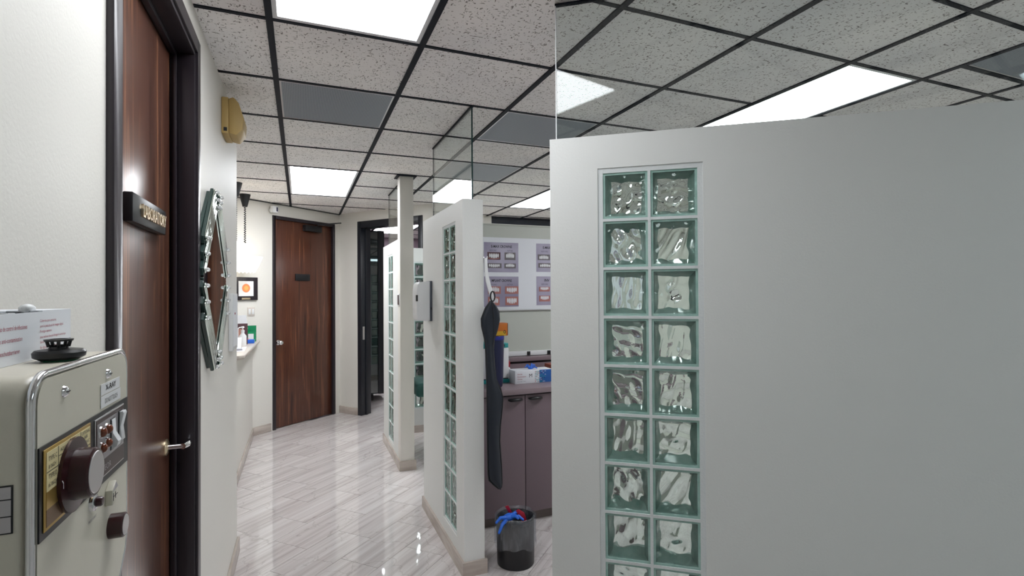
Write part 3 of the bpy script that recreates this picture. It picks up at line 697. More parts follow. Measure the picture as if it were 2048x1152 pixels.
gl = glove('glove', gb, (1.462, gy+0.052, CT+0.096), 0.020, 'blue', [((1, 0.1, 0.7), 1.2), ((0.5, 0.3, 1), 1.0), ((-1, -0.2, 0.4), 1.6), ((-0.6, 0.4, 0.6), 1.0), ((1, -0.5, 0.2), 1.3)])
dv = thing('sterile_dispenser', 'white countertop device with teal top and teal base', 'device', (1.21, 3.30, CT))
obj('body', MB().box(1.085, 1.318, 3.29, 3.45, CT+0.030, 1.105), 'white', dv, 0.008)
obj('lid', MB().box(1.087, 1.316, 3.292, 3.448, 1.105, 1.138), 'teal', dv, 0.006)
obj('base', MB().box(1.083, 1.320, 3.287, 3.452, CT, CT+0.026), 'teal', dv, 0.003)
obj('base_gap', MB().box(1.09, 1.312, 3.291, 3.448, CT+0.026, CT+0.032), 'black', dv)
obj('button', MB().lathe([(0, 0.004), (0.012, 0.003), (0.013, 0)], (1.275, 3.292, 1.122), (0, -1, 0), 16), 'black', dv)
bt = thing('pump_bottle', 'small bottle with a red cap beside the white device', 'bottle', (1.352, 3.40, CT))
obj('body', MB().lathe([(0, 0), (0.024, 0), (0.026, 0.01), (0.026, 0.06), (0.014, 0.085), (0.013, 0.09), (0, 0.09)], (1.352, 3.40, CT)), 'white', bt, 0, 40)
obj('cap', MB().lathe([(0, 0.09), (0.016, 0.09), (0.016, 0.125), (0.010, 0.135), (0, 0.135)], (1.352, 3.40, CT)), 'red', bt, 0, 40)
bx2 = thing('carton', 'small red brown and white carton at the edge of the big partition', 'box', (1.69, 3.3, CT))
obj('body', MB().box(1.64, 1.80, 3.28, 3.40, CT, CT+0.10), mat('red_brown_card', (0.30, 0.07, 0.04), 0.5), bx2, 0.0015)
obj('white_front', MB().box(1.668, 1.80, 3.279, 3.28, CT+0.012, CT+0.088), 'paper', bx2)
front_text('mark', '+', 'ink_red', bx2, 1.70, CT+0.035, 0.03, 0.03, 3.2785)
# tall navy canister with the orange carton resting on it
cn = thing('canister', 'tall dark navy tapered canister standing behind the hanging apron', 'canister', (1.183, 3.15, CT))
NC = (1.160, 3.15)
cz0 = CT
obj('body', MB().lathe([(0, 0.0), (0.040, 0.0), (0.052, 0.012), (0.056, 0.05), (0.062, 0.27), (0.063, 0.31), (0, 0.31)], (NC[0], NC[1], cz0), n=32), 'navy', cn, 0, 40)
obj('rim', MB().lathe([(0.063, 0.31), (0.0645, 0.312), (0.0645, 0.332), (0.062, 0.335), (0, 0.335)], (NC[0], NC[1], cz0), n=32), mat('cobalt_plastic', (0.012, 0.02, 0.22), 0.25), cn, 0, 40)
ob_ = thing('carton', 'orange and yellow carton lying on top of the navy canister', 'box', (NC[0], NC[1], cz0+0.335))
obj('body', MB().box(1.10, 1.238, 3.11, 3.19, cz0+0.336, cz0+0.418), 'orange', ob_, 0.003)
obj('print', MB().box(1.11, 1.225, 3.1092, 3.11, cz0+0.338, cz0+0.366), 'yellow', ob_)
obj('end_flap', MB().box(1.2375, 1.2405, 3.112, 3.188, cz0+0.338, cz0+0.416), 'black', ob_)
front_text('mark', 'o', 'ink', ob_, 1.207, cz0+0.350, 0.018, 0.022, 3.1085)

# ------------------------------------------------------------------ lead apron on its hook, bin
hk = thing('coat_hook', 'white hook on the side of the middle partition', 'hook', (0.905, 2.63, 1.66))
obj('plate', MB().box(0.9002, 0.905, 2.615, 2.65, 1.64, 1.71), 'brushed', hk, 0.001)
obj('arm', MB().tube([(0.905, 2.632, 1.675), (0.918, 2.632, 1.660), (0.930, 2.632, 1.664), (0.932, 2.632, 1.678)], 0.004, 8), 'brushed', hk, 0, 50)
ap = thing('lead_apron', 'dark navy lead apron folded and hanging from a white strap', 'apron', (0.93, 2.62, 0.445))
OUT = [(0.927, 1.437), (0.898, 1.400), (0.876, 1.345), (0.878, 1.305), (0.894, 1.237), (0.902, 1.15), (0.905, 1.069), (0.906, 0.776), (0.908, 0.536), (0.913, 0.496), (0.940, 0.468), (0.967, 0.445), (0.982, 0.450), (0.986, 0.472), (0.982, 0.58), (0.974, 0.694), (0.978, 0.774), (0.990, 0.87), (0.993, 0.926), (0.979, 0.973), (0.956, 1.023), (0.948, 1.09), (0.942, 1.174), (0.946, 1.235), (0.965, 1.289), (0.975, 1.337), (0.973, 1.38), (0.955, 1.412), (0.933, 1.434)]
def hanging(poly, y0, d, nm, par, z_lo=None):
    """a soft thick sheet with this outline: centre bulges, edges thin"""
    zs = sorted({round(z, 3) for _, z in poly}); lo, hi = zs[0], zs[-1]; rows = 44; cols = 9; V = []; Fc = []
    def span(z):
        xs = []
        for (x0_, z0_), (x1_, z1_) in zip(poly, poly[1:]+poly[:1]):
            if (z0_-z)*(z1_-z) <= 0 and abs(z1_-z0_) > 1e-9: xs.append(x0_+(x1_-x0_)*(z-z0_)/(z1_-z0_))
        return (min(xs), max(xs)) if len(xs) >= 2 else (poly[0][0], poly[0][0]+0.001)
    for j in range(rows+1):
        z = lo+(hi-lo)*(j/rows); z = min(max(z, lo+0.002), hi-0.002); a, b_ = span(z)
        for sgn in (-1, 1):
            for i in range(cols+1):
                u = i/cols; th = d*(0.25+0.75*math.sqrt(max(0, 1-(2*u-1)**2)))
                fold = 0.006*math.sin(6*u+3*z)
                V.append((a+(b_-a)*u, y0+(th/2)*sgn+fold, z))
    R = 2*(cols+1)
    for j in range(rows):
        for i in range(cols):
            q = j*R+i; Fc.append((q, q+1, q+1+R, q+R)); q = j*R+cols+1+i; Fc.append((q+1, q, q+R, q+1+R))
        q = j*R; Fc.append((q+cols+1, q, q+R, q+R+cols+1)); Fc.append((q+cols, q+R-1, q+2*R-1, q+R+cols))
    for q in (0, rows*R):
        for i in range(cols): Fc.append((q+i, q+i+1, q+cols+2+i, q+cols+1+i))
    return obj(nm, MB().add(V, Fc), 'apron', par, 0, 50)
body = hanging(OUT, 2.572, 0.040, 'body', ap)
obj('centre_seam', MB().tube([(0.930, 2.549, 1.43), (0.934, 2.550, 1.36), (0.938, 2.548, 1.28), (0.930, 2.548, 1.20)], 0.0022, 6), 'black', ap)
lp_ = [(x, z) for x, z in OUT]
obj('piping', MB().tube([(x, 2.572, z) for x, z in OUT], 0.0045, 6, True), 'black', ap, 0, 60)
obj('hang_ring', MB().tube([(0.937+0.012*math.cos(a), 2.566, 1.462+0.026*math.sin(a)) for a in [2*PI*k/16 for k in range(16)]], 0.004, 6, True), 'black', ap)
obj('strap', MB().prism([(0.905, 1.665), (0.918, 1.668), (0.924, 1.58), (0.945, 1.500), (0.957, 1.455), (0.945, 1.440), (0.932, 1.470), (0.912, 1.54), (0.905, 1.60)], (0, 2.595, 0), X, Z, Y, 0.012), 'white', ap, 0.002)

BC = (1.092, 2.645)
bn = thing('waste_bin', 'small round black bin with a clear liner in front of the cabinets', 'bin', (BC[0], BC[1], 0))
obj('body', MB().lathe([(0, 0.0), (0.098, 0.0), (0.102, 0.004), (0.106, 0.246), (0.107, 0.25), (0.103, 0.25), (0.099, 0.01), (0, 0.008)], (BC[0], BC[1], 0), n=40), 'black', bn, 0, 40)
def wob(r, h, t, j): 
    if r == 0: return r, h
    return r+0.0025*math.sin(9*t+j)+0.0015*math.sin(17*t+2*j), h+(0.010*math.sin(3*t+1)+0.006*math.sin(7*t) if j < 2 else 0.003*math.sin(5*t+j))
obj('liner', MB().lathe([(0.1125, 0.105), (0.114, 0.125), (0.113, 0.17), (0.113, 0.22), (0.112, 0.262), (0.106, 0.268), (0.094, 0.25), (0.088, 0.19), (0.080, 0.13), (0.03, 0.10), (0.0005, 0.10)], (BC[0], BC[1], 0), n=56, wob=wob), 'bag', bn, 0, 60)
g1 = tag(glove('nitrile_glove', None, (BC[0]-0.055, BC[1]-0.045, 0.272), 0.034, 'blue', [((-1, -0.2, 0.1), 1.5), ((-1, -0.5, -0.5), 1.7), ((1, 0.1, 0.35), 1.2), ((0.5, -0.8, 0.3), 0.9), ((1, -0.6, 0.1), 1.3)]), 'crumpled blue nitrile glove hanging over the rim of the bin', 'glove')
rw = tag(obj('wrapper', MB().prism([(0, 0), (0.030, 0.004), (0.014, 0.050), (-0.020, 0.075), (-0.034, 0.068)], (BC[0]+0.018, BC[1]-0.05, 0.232), X, Z, Vector((0.2, 1, 0.1)).normalized(), 0.006).prism([(-0.05, 0.03), (-0.03, 0.025), (-0.055, 0.075), (-0.075, 0.072)], (BC[0]+0.01, BC[1]-0.012, 0.245), X, Z, Y, 0.006), 'red', None, 0.001), 'dark red plastic wrapper crumpled in the bin beside the blue glove', 'wrapper')

# sanitiser dispenser
sd = thing('soap_dispenser', 'white wall dispenser on the corridor side of the middle partition', 'dispenser', (0.788, 3.36, 1.30))
obj('back_plate', MB().box(0.774, 0.7878, 3.295, 3.43, 1.300, 1.560), mat('slate_plastic', (0.06, 0.07, 0.09), 0.4), sd, 0.002)
obj('cover', MB().prism([(0.774, 1.303), (0.700, 1.303), (0.690, 1.312), (0.687, 1.35), (0.686, 1.49), (0.692, 1.535), (0.706, 1.553), (0.774, 1.558)], (0, 3.298, 0), X, Z, Y, 0.13), 'white', sd, 0.005)
obj('window', MB().box(0.685, 0.694, 3.2965, 3.32, 1.43, 1.47), 'black', sd)
obj('latch', MB().box(0.776, 0.786, 3.2925, 3.295, 1.375, 1.39), 'black', sd)

# dental chair behind the middle partition
dc = thing('dental_chair', 'dark teal upholstered dental chair glimpsed behind the post', 'chair', (1.5, 4.75, 0))
def pad(x0, x1, y0, y1, z0, z1, nm): return obj(nm, MB().box(x0, x1, y0, y1, z0, z1), 'teal_pad', dc, 0.035, None, 4)
pad(0.955, 1.62, 4.60, 5.02, 0.545, 0.672, 'leg_rest'); pad(1.58, 2.1, 4.56, 5.06, 0.50, 0.63, 'seat')
obj('backrest', MB().prism([(2.06, 0.56), (2.12, 0.48), (2.75, 1.02), (2.70, 1.10)], (0, 4.58, 0), X, Z, Y, 0.46), 'teal_pad', dc, 0.03, None, 3)
obj('headrest', MB().prism([(2.72, 1.08), (2.76, 1.02), (2.92, 1.16), (2.88, 1.22)], (0, 4.70, 0), X, Z, Y, 0.22), 'teal_pad', dc, 0.02, None, 3)
obj('column', MB().lathe([(0.12, 0.06), (0.10, 0.10), (0.09, 0.5), (0, 0.5)], (1.85, 4.81, 0)), 'white', dc, 0, 40)
obj('base_plate', MB().box(1.25, 2.15, 4.60, 5.02, 0.001, 0.06), 'white', dc, 0.02)

# ------------------------------------------------------------------ room beyond the black doorway
gc = thing('display_cabinet', 'tall smoked glass cabinet inside the black doorway', 'cabinet', (0.86, 7.5, 0))
obj('carcass', MB().box(0.55, 1.085, 7.405, 7.75, 0.085, 2.36), 'steel_black', gc, 0.003)
obj('glass_door', MB().box(0.565, 0.992, 7.392, 7.404, 0.10, 2.345), 'brown_glass', gc)
obj('stile', MB().box(1.0, 1.085, 7.39, 7.404, 0.085, 2.36), 'steel_black', gc)
obj('plinth', MB().box(0.60, 0.93, 7.38, 7.70, 0, 0.085), 'black', gc)
sh = thing('sideboard', 'dark sideboard deep inside the black doorway', 'sideboard', (1.38, 8.7, 0))
obj('carcass', MB().box(1.0, 1.78, 8.5, 8.9, 0.06, 0.82), 'steel_black', sh, 0.004)
for x in (1.01, 1.395): obj('door', MB().box(x, x+0.375, 8.485, 8.499, 0.08, 0.80), 'steel_black', sh, 0.003)
obj('plinth', MB().box(1.03, 1.75, 8.53, 8.88, 0, 0.06), 'black', sh)
for x, h_, m_, lab in ((1.02, 0.62, 'black', 'tall dark equipment unit on the left of the sideboard'), (1.42, 0.3, 'silver', 'low grey equipment unit on the right of the sideboard')):
    t = thing('equipment_unit', lab, 'equipment', (x+0.15, 8.6, 0.82))
    obj('case', MB().box(x, x+0.32, 8.53, 8.8, 0.8201, 0.82+h_), m_, t, 0.006); obj('panel', MB().box(x+0.02, x+0.30, 8.526, 8.53, 0.85, 0.80+h_), 'silver' if m_ == 'black' else 'black', t)

# ------------------------------------------------------------------ mirror on the left wall
mr = thing('wall_mirror', 'diamond shaped wall mirror with a layered glass border and clear knobs', 'mirror', (LX, 2.385, 1.175))
MC = (2.40, 1.540); iw, ih = 0.298, 0.285; NS = 3; STEP = 0.165
def mp_(y, z, d): return Vector((LX+d, MC[0]+y, MC[1]+z))
def mprism(mb, poly, d0, d1): return mb.prism(poly, (LX+d0, MC[0], MC[1]), Y, Z, X, d1-d0)
obj('backing', mprism(MB(), [(-iw*1.06, 0.14), (-iw*1.06, -0.14), (-0.07, -ih*1.22), (0.07, -ih*1.22), (iw*1.06, -0.14), (iw*1.06, 0.14), (0.07, ih*1.22), (-0.07, ih*1.22)], 0.0005, 0.012), 'mirror_edge', mr)
obj('mirror_plate', mprism(MB(), [(-iw, 0), (0, -ih), (iw, 0), (0, ih)], 0.012, 0.024), 'mirror', mr)
for sy in (-1, 1):
    for sz in (-1, 1):
        for k in range(NS):
            g0, g1 = 1+STEP*k+0.012, 1+STEP*(k+1)-0.012
            def pt_(g, z=None, y=None):
                a, h = iw*g, ih*g
                return (sy*a*(1-z/h), sz*z) if z is not None else (sy*y, sz*h*(1-y/a))
            ze, ye = 0.004+0.058*k, 0.002+0.022*k      # ends step back towards the corners
            poly = [pt_(g0, z=ze+0.002), pt_(g1, z=ze+0.030), pt_(g1, y=ye+0.018), pt_(g0, y=ye)]
            st = obj('mirror_strip', mprism(MB(), poly, 0.012, 0.024), 'mirror_edge', mr, 0.002, None, 1)
            # two bevelled mirror slips side by side on each bar
            for q0, q1 in ((0.06, 0.47), (0.55, 0.95)):
                h0, h1 = g0+(g1-g0)*q0, g0+(g1-g0)*q1
                obj('facing', mprism(MB(), [pt_(h0, z=ze+0.010+0.02*q0), pt_(h1, z=ze+0.010+0.02*q1), pt_(h1, y=ye+0.008+0.012*q1), pt_(h0, y=ye+0.004+0.012*q0)], 0.0242, 0.031), 'mirror_strip', st, 0.0028, None, 2)
            gm = (g0+g1)/2
            for q in (pt_(gm, z=ze+0.024), pt_(gm, y=ye+0.014)):
                obj('knob', MB().sphere(mp_(q[0], q[1], 0.037), 0.008, 12), 'crystal', st, 0, 60)

# yellowed alarm box and paper holder on the left wall
ab = thing('alarm_box', 'yellowed plastic alarm box high on the left wall near the ceiling', 'alarm', (LX, 2.83, 2.22))
obj('back_box', MB().box(LX+0.0005, LX+0.03, 2.735, 2.915, 2.235, 2.405), 'yellow_box', ab, 0.004)
obj('cover', MB().prism([(LX+0.03, 2.238), (LX+0.062, 2.232), (LX+0.088, 2.262), (LX+0.092, 2.32), (LX+0.072, 2.385), (LX+0.05, 2.41), (LX+0.03, 2.402)], (0, 2.742, 0), X, Z, Y, 0.166), 'yellow_box', ab, 0.004)
obj('label', MB().box(LX+0.010, LX+0.024, 2.7335, 2.735, 2.245, 2.262), 'black', ab)
ph_ = thing('paper_holder', 'white paper holder on the left wall between mirror and corner', 'paper holder', (LX, 3.1, 1.2))
obj('sleeve', MB().box(LX+0.0005, LX+0.02, 2.99, 3.20, 1.19, 1.485), 'white', ph_, 0.003)
obj('sheet', MB().box(LX+0.02, LX+0.0212, 3.0, 3.19, 1.21, 1.475), 'paper', ph_)
obj('sticker', MB().box(LX+0.0212, LX+0.0218, 3.06, 3.09, 1.375, 1.385), 'ink_red', ph_)

# ------------------------------------------------------------------ reception counter and what stands on it
cn2 = thing('reception_counter', 'pale laminate reception counter with a moulded edge', 'counter', (-0.6, 5.3, 0.962))
obj('top', MB().prism([(-1.1, 4.56), (-0.45, 4.56), (-0.41, 4.60), (-0.40, 6.06), (-0.475, 6.02), (-1.1, 5.49)], (0, 0, 0.975), X, Y, Z, 0.025), 'counter', cn2, 0.006)
obj('edge_moulding', MB().prism([(-1.1, 4.575), (-0.455, 4.575), (-0.422, 4.61), (-0.412, 6.05), (-0.475, 6.0), (-1.1, 5.48)], (0, 0, 0.963), X, Y, Z, 0.012), 'counter', cn2, 0.004)
CZ = 1.0
pc = thing('framed_award', 'framed award with an orange round seal beside the pendant lamps', 'picture', dg(-0.31, 0, 1.42))
def dobj(nm, m_, par, s0, s1, d0, d1, z0, z1, bev=0): 
    q = MB(); dbox(q, s0, s1, d0, d1, z0, z1); return obj(nm, q, m_, par, bev)
dobj('frame', 'frame', pc, -0.43, -0.187, -0.022, -0.0005, 1.421, 1.658, 0.002)
dobj('mount', 'white', pc, -0.405, -0.238, -0.0235, -0.022, 1.462, 1.617)
obj('seal', MB().lathe([(0, 0.0012), (0.044, 0.001), (0.045, 0)], dg(-0.322, -0.0235, 1.545), -dn, 28), mat('orange_seal', (0.75, 0.26, 0.10), 0.5), pc)
obj('emblem', MB().lathe([(0, 0.0012), (0.026, 0.001), (0.026, 0)], dg(-0.322, -0.0247, 1.545), -dn, 6), mat('gold_emblem', (0.75, 0.42, 0.12), 0.5), pc)
dobj('name_plate', 'gold', pc, -0.37, -0.275, -0.0235, -0.022, 1.428, 1.446)
sw_ = thing('light_switch', 'almond double light switch under the framed award', 'switch', dg(-0.25, 0, 1.3))
dobj('plate', 'counter', sw_, -0.293, -0.212, -0.006, -0.0005, 1.255, 1.345, 0.002)
for s in (-0.272, -0.233): dobj('rocker', 'white', sw_, s-0.012, s+0.012, -0.010, -0.006, 1.272, 1.328, 0.001)
wc = thing('security_sensor', 'small white sensor above the top left corner of the far door', 'sensor', dg(-0.02, 0, 2.36))
dobj('bracket', 'white', wc, -0.035, -0.015, -0.04, -0.0005, 2.38, 2.41, 0.002); dobj('housing', 'white', wc, -0.055, 0.012, -0.09, -0.04, 2.362, 2.432, 0.006); dobj('lens', 'navy', wc, -0.012, 0.004, -0.092, -0.0895, 2.375, 2.42)
# things on the counter
def stand(name, label, cat, s, d, z=CZ): return thing(name, label, cat, (s, d, z))
bp = stand('brochure', 'brochure standing on the counter with a photo of people', 'brochure', -0.54, 5.60)
obj('sheet', MB().prism([(-0.56, 0), (-0.475, 0), (-0.475, 0.20), (-0.56, 0.20)], (0, 5.58, CZ), X, Z, Vector((0, 0.35, 0)) + Vector((0, 0.65, 0)), 0.004), mat('brochure_dark', (0.10, 0.05, 0.06), 0.4), bp)
obj('picture', MB().box(-0.555, -0.505, 5.578, 5.58, CZ+0.02, CZ+0.15), mat('brochure_skin', (0.5, 0.25, 0.2), 0.5), bp)
bp2 = stand('brochure', 'white brochure leaning at the left of the dark brochure', 'brochure', -0.60, 5.4)
obj('sheet', MB().box(-0.64, -0.535, 5.40, 5.403, CZ, CZ+0.17), 'paper', bp2); obj('picture', MB().box(-0.60, -0.545, 5.398, 5.40, CZ+0.02, CZ+0.12), mat('brochure_pink', (0.5, 0.2, 0.18), 0.5), bp2)
cd = stand('card_holder', 'green acrylic card holder standing on the counter by the wall', 'card holder', -0.455, 5.93)
obj('base', MB().box(-0.525, -0.425, 5.89, 5.93, CZ, CZ+0.03), 'green', cd, 0.003); obj('back', MB().box(-0.525, -0.425, 5.93, 5.936, CZ, CZ+0.16), 'green', cd)
obj('pocket', MB().box(-0.525, -0.425, 5.872, 5.889, CZ, CZ+0.10), 'green', cd); obj('pocket_label', MB().box(-0.495, -0.445, 5.871, 5.872, CZ+0.025, CZ+0.08), 'paper', cd)
wc2 = stand('card', 'upright white card behind the green card holder', 'card', -0.53, 5.90)
obj('sheet', MB().prism([(-0.60, 0.13), (-0.50, 0.13), (-0.515, 0.27), (-0.605, 0.265)], (0, 5.90, CZ), X, Z, Y, 0.003), 'paper', wc2); obj('stem', MB().box(-0.56, -0.545, 5.902, 5.91, CZ, CZ+0.13), 'white', wc2)
hs = stand('pump_bottle', 'clear white pump bottle in front of the green card holder', 'bottle', -0.505, 5.45)
obj('body', MB().lathe([(0, 0), (0.030, 0), (0.032, 0.008), (0.032, 0.09), (0.014, 0.115), (0.014, 0.125), (0, 0.125)], (-0.505, 5.45, CZ)), 'white', hs, 0, 40)
obj('pump', MB().lathe([(0, 0.125), (0.016, 0.125), (0.016, 0.145), (0.005, 0.147), (0.005, 0.165), (0.014, 0.167), (0.012, 0.18), (0, 0.181)], (-0.505, 5.45, CZ)).tube([(-0.505, 5.45, CZ+0.173), (-0.53, 5.43, CZ+0.172), (-0.54, 5.42, CZ+0.163)], 0.005, 6), 'white', hs, 0, 40)
bt2 = stand('tray', 'small blue tray with a pink note on the counter', 'tray', -0.46, 5.70)
obj('body', MB().box(-0.52, -0.425, 5.66, 5.74, CZ, CZ+0.035), 'blue', bt2, 0.004); obj('note', MB().prism([(0, 0), (0.045, 0.0), (0.02, 0.035), (-0.005, 0.035)], (-0.515, 5.70, CZ+0.035), X, Z, Y, 0.002), mat('pink_note', (0.8, 0.25, 0.25), 0.5), bt2)
pp = stand('paper_sheet', 'loose white sheet lying on the reception counter', 'paper', -0.50, 5.1)
obj('sheet', MB().prism([(-0.60, 4.85), (-0.44, 4.90), (-0.46, 5.32), (-0.62, 5.27)], (0, 0, CZ+0.0005), X, Y, Z, 0.001), 'paper', pp); obj('print', MB().prism([(-0.585, 4.95), (-0.465, 4.985), (-0.475, 5.10), (-0.595, 5.07)], (0, 0, CZ+0.0016), X, Y, Z, 0.0002), 'ink_grey', pp)
nb = stand('sign_holder', 'white slanted sign holder at the left of the pump bottle', 'sign holder', -0.56, 5.2)
obj('panel', MB().prism([(5.13, 0.005), (5.14, 0.0), (5.23, 0.09), (5.22, 0.095)], (-0.62, 0, CZ), Y, Z, X, 0.13), 'white', nb); obj('foot', MB().box(-0.62, -0.49, 5.135, 5.23, CZ, CZ+0.004), 'navy', nb)

# pendant lamps over the counter
def pendant(x, y, zr, r, label):
    t = thing('pendant_lamp', label, 'lamp', (x, y, CEIL-0.002), group='pendant lamps over the counter')
    obj('ceiling_cup', MB().lathe([(0, CEIL-0.001), (0.052, CEIL-0.001), (0.050, CEIL-0.012), (0.022, CEIL-0.125), (0, CEIL-0.125)], (x, y, 0)), 'black', t, 0, 40)
    P = []; n = 150; z1, z0 = CEIL-0.125, zr+0.02
    for i in range(n+1):
        a = i*0.9; P.append((x+0.007*math.cos(a), y+0.007*math.sin(a), z1+(z0-z1)*i/n))
    obj('coiled_cord', MB().tube(P, 0.0045, 5), 'black', t, 0, 60)
    hb = 0.15
    def fl_(rr, h, tt, j): return rr*(1+0.05*math.sin(16*tt)*(1 if j > 0 else 0.7)), h+(0.010*math.sin(16*tt) if j in (0,) else 0)
    obj('shade', MB().lathe([(r*0.60, zr-hb), (r*0.80, zr-hb*0.55), (r, zr), (r*0.97, zr+0.002), (r*0.77, zr-hb*0.55), (r*0.57, zr-hb+0.003)], (x, y, 0), n=96, wob=fl_), 'shade', t, 0, 60)
    obj('bulb', MB().sphere((x, y, zr-0.055), 0.028, 12, (1, 1, 1.2)), 'bulb', t, 0, 60)
    obj('holder', MB().cyl((x, y, zr-0.03), (x, y, zr+0.025), 0.02), 'white', t)
pendant(-0.535, 5.20, 1.93, 0.13, 'nearer pleated white pendant lamp over the counter, higher of the two')
pendant(-0.515, 5.78, 1.855, 0.155, 'farther pleated white pendant lamp over the counter, lower of the two')

# ------------------------------------------------------------------ x-ray control unit on the left wall
XF = -0.2
xr = thing('xray_control', 'beige wall mounted x-ray control box with dials and switches', 'control box', (LX, 0.655, 1.06))
def rrect(y0, y1, z0, z1, r, ch=0.0, n=6):
    """rounded outline, lower far corner cut off by ch"""
    P = []
    for cy, cz, a0 in ((y1-r, z1-r, 0), (y0+r, z1-r, PI/2), (y0+r, z0+r, PI)):
        P += [(cy+r*math.cos(a0+PI/2*k/n), cz+r*math.sin(a0+PI/2*k/n)) for k in range(n+1)]
    P += [(y1-ch-0.01, z0), (y1-ch, z0+0.004), (y1-0.006, z0+ch*1.25-0.012), (y1, z0+ch*1.25+0.004)]
    return P
OUTL = rrect(0.5365, 0.778, 1.055, 1.4135, 0.024, 0.10)
INL = rrect(0.5405, 0.774, 1.059, 1.4095, 0.021, 0.10)
obj('body', MB().prism(OUTL, (LX+0.0005, 0, 0), Y, Z, X, XF-0.004-LX-0.0005), 'beige_paint', xr, 0.010, None, 4)
obj('chrome_trim', MB().tube([(XF-0.003, y, z) for y, z in [(y, z) for y, z in OUTL]], 0.0032, 8, True), 'chrome', xr, 0, 60)
fpnl = obj('face_panel', MB().prism(INL, (XF-0.006, 0, 0), Y, Z, X, 0.006), 'panel_cream', xr)
def fbox(nm, m_, par, y0, y1, z0, z1, d0, d1, bev=0): return obj(nm, MB().box(XF+d0, XF+d1, y0, y1, z0, z1), m_, par, bev)
def ftext(nm, body, m_, par, y, z, w_, h_, d, **kw): return text(nm, body, m_, par, (XF+d, y, z), Y, Z, w_, h_, **kw)
for q, (y, z) in enumerate(((0.592, 1.3925), (0.7065, 1.3925), (0.605, 1.2127), (0.705, 1.100))):
    k = obj('screw', MB().lathe([(0, 0.0035), (0.003, 0.0032), (0.0048, 0.0015), (0.0055, 0)], (XF, y, z), (1, 0, 0), 14), 'chrome', xr, 0, 50)
    obj('slot', MB().box(XF+0.0033, XF+0.0037, y-0.0035, y+0.0035, z-0.0005, z+0.0005), 'black', k)
lb = fbox('label_strip', 'white', xr, 0.684, 0.746, 1.3715, 1.3835, 0.0002, 0.0007); ftext('lettering', 'X-RAY', 'ink', lb, 0.698, 1.3752, 0.034, 0.0060, 0.0009, bold=0.02)
lb = fbox('label_strip', 'white', xr, 0.684, 0.749, 1.3575, 1.3705, 0.0002, 0.0007); ftext('lettering', 'DO NOT TOUCH', 'ink', lb, 0.696, 1.3610, 0.041, 0.0055, 0.0009)
fbox('control_band', 'black', xr, 0.5405, 0.774, 1.2765, 1.3545, 0.0002, 0.0014)
gp = fbox('dial_plate', 'gold_plate', xr, 0.5465, 0.6495, 1.2825, 1.3510, 0.0014, 0.0024, 0.0006)
fbox('dial_field', 'gold_dark', gp, 0.550, 0.646, 1.2855, 1.300, 0.0024, 0.0027)
fbox('dial_field', 'gold_plate', gp, 0.550, 0.646, 1.300, 1.315, 0.0024, 0.0027)
lg = fbox('legend_field', 'cream_lbl', gp, 0.550, 0.646, 1.315, 1.348, 0.0024, 0.0028)
for (a0, a1, b0, b1) in ((0.598, 0.5986, 1.315, 1.348), (0.550, 0.575, 1.331, 1.3315), (0.572, 0.5726, 1.315, 1.348), (0.622, 0.6226, 1.328, 1.348), (0.598, 0.646, 1.330, 1.3306), (0.5726, 0.598, 1.339, 1.3394)):
    fbox('rule', 'ink', lg, a0, a1, b0, b1, 0.0028, 0.0030)
for body_, y, z, w_, h_ in (('TYPE C', 0.553, 1.340, 0.016, 0.0040), ('8 INCH', 0.553, 1.3335, 0.014, 0.0035), ('TYPE D', 0.553, 1.3250, 0.016, 0.0040), ('16 INCH', 0.553, 1.3180, 0.016, 0.0035), ('OPTIONAL', 0.6245, 1.3435, 0.020, 0.0032), ('AIR', 0.630, 1.3388, 0.009, 0.0032), ('TECHNIC', 0.6245, 1.3335, 0.019, 0.0032), ('TYPE D', 0.628, 1.3250, 0.016, 0.0035), ('INCH', 0.630, 1.3190, 0.011, 0.0035), ('A.I.M.', 0.602, 1.3420, 0.014, 0.0032), ('KV', 0.605, 1.3340, 0.008, 0.0035), ('ADULT', 0.576, 1.3420, 0.016, 0.0032), ('CHILD', 0.576, 1.3340, 0.015, 0.0032)):
    ftext('lettering', body_, 'ink', lg, y, z, w_, h_, 0.0031)
KY, KZ = 0.603, 1.3135
kb = obj('dial_knob', MB().lathe([(0.034, 0.0028), (0.034, 0.0055), (0.0235, 0.0065), (0.0228, 0.0195), (0.0212, 0.021), (0, 0.021)], (XF, KY, KZ), (1, 0, 0), 40), 'maroon', xr, 0, 30)
obj('cap', MB().lathe([(0.0195, 0.021), (0.0190, 0.0216), (0, 0.0216)], (XF, KY, KZ), (1, 0, 0), 32), 'brushed', kb, 0, 30)
text('pointer', 'Y', 'white', kb, (XF+0.0060, KY-0.0325, KZ-0.004), Y, Z, 0.007, 0.008)
sp = fbox('switch_plate', 'brushed', xr, 0.6625, 0.7560, 1.2835, 1.3500, 0.0014, 0.0022, 0.0005)
fbox('plate_field', 'brown_plate', sp, 0.6645, 0.7540, 1.2850, 1.3485, 0.0022, 0.0026)
fbox('plate_field', 'silver', sp, 0.6665, 0.7520, 1.3030, 1.3440, 0.0026, 0.0029)
for y, z in ((0.6767, 1.3340), (0.6938, 1.3335), (0.6772, 1.3170), (0.6932, 1.3185)):
    k = obj('indicator_lamp', MB().lathe([(0.0052, 0.0029), (0.0052, 0.005), (0.0042, 0.0072), (0.0022, 0.0084), (0, 0.0086)], (XF, y, z), (1, 0, 0), 16), 'amber', xr, 0, 50)
    obj('bezel', MB().lathe([(0.0068, 0.0028), (0.0062, 0.0042), (0.0050, 0.0042)], (XF, y, z), (1, 0, 0), 16), 'chrome', k, 0, 50)
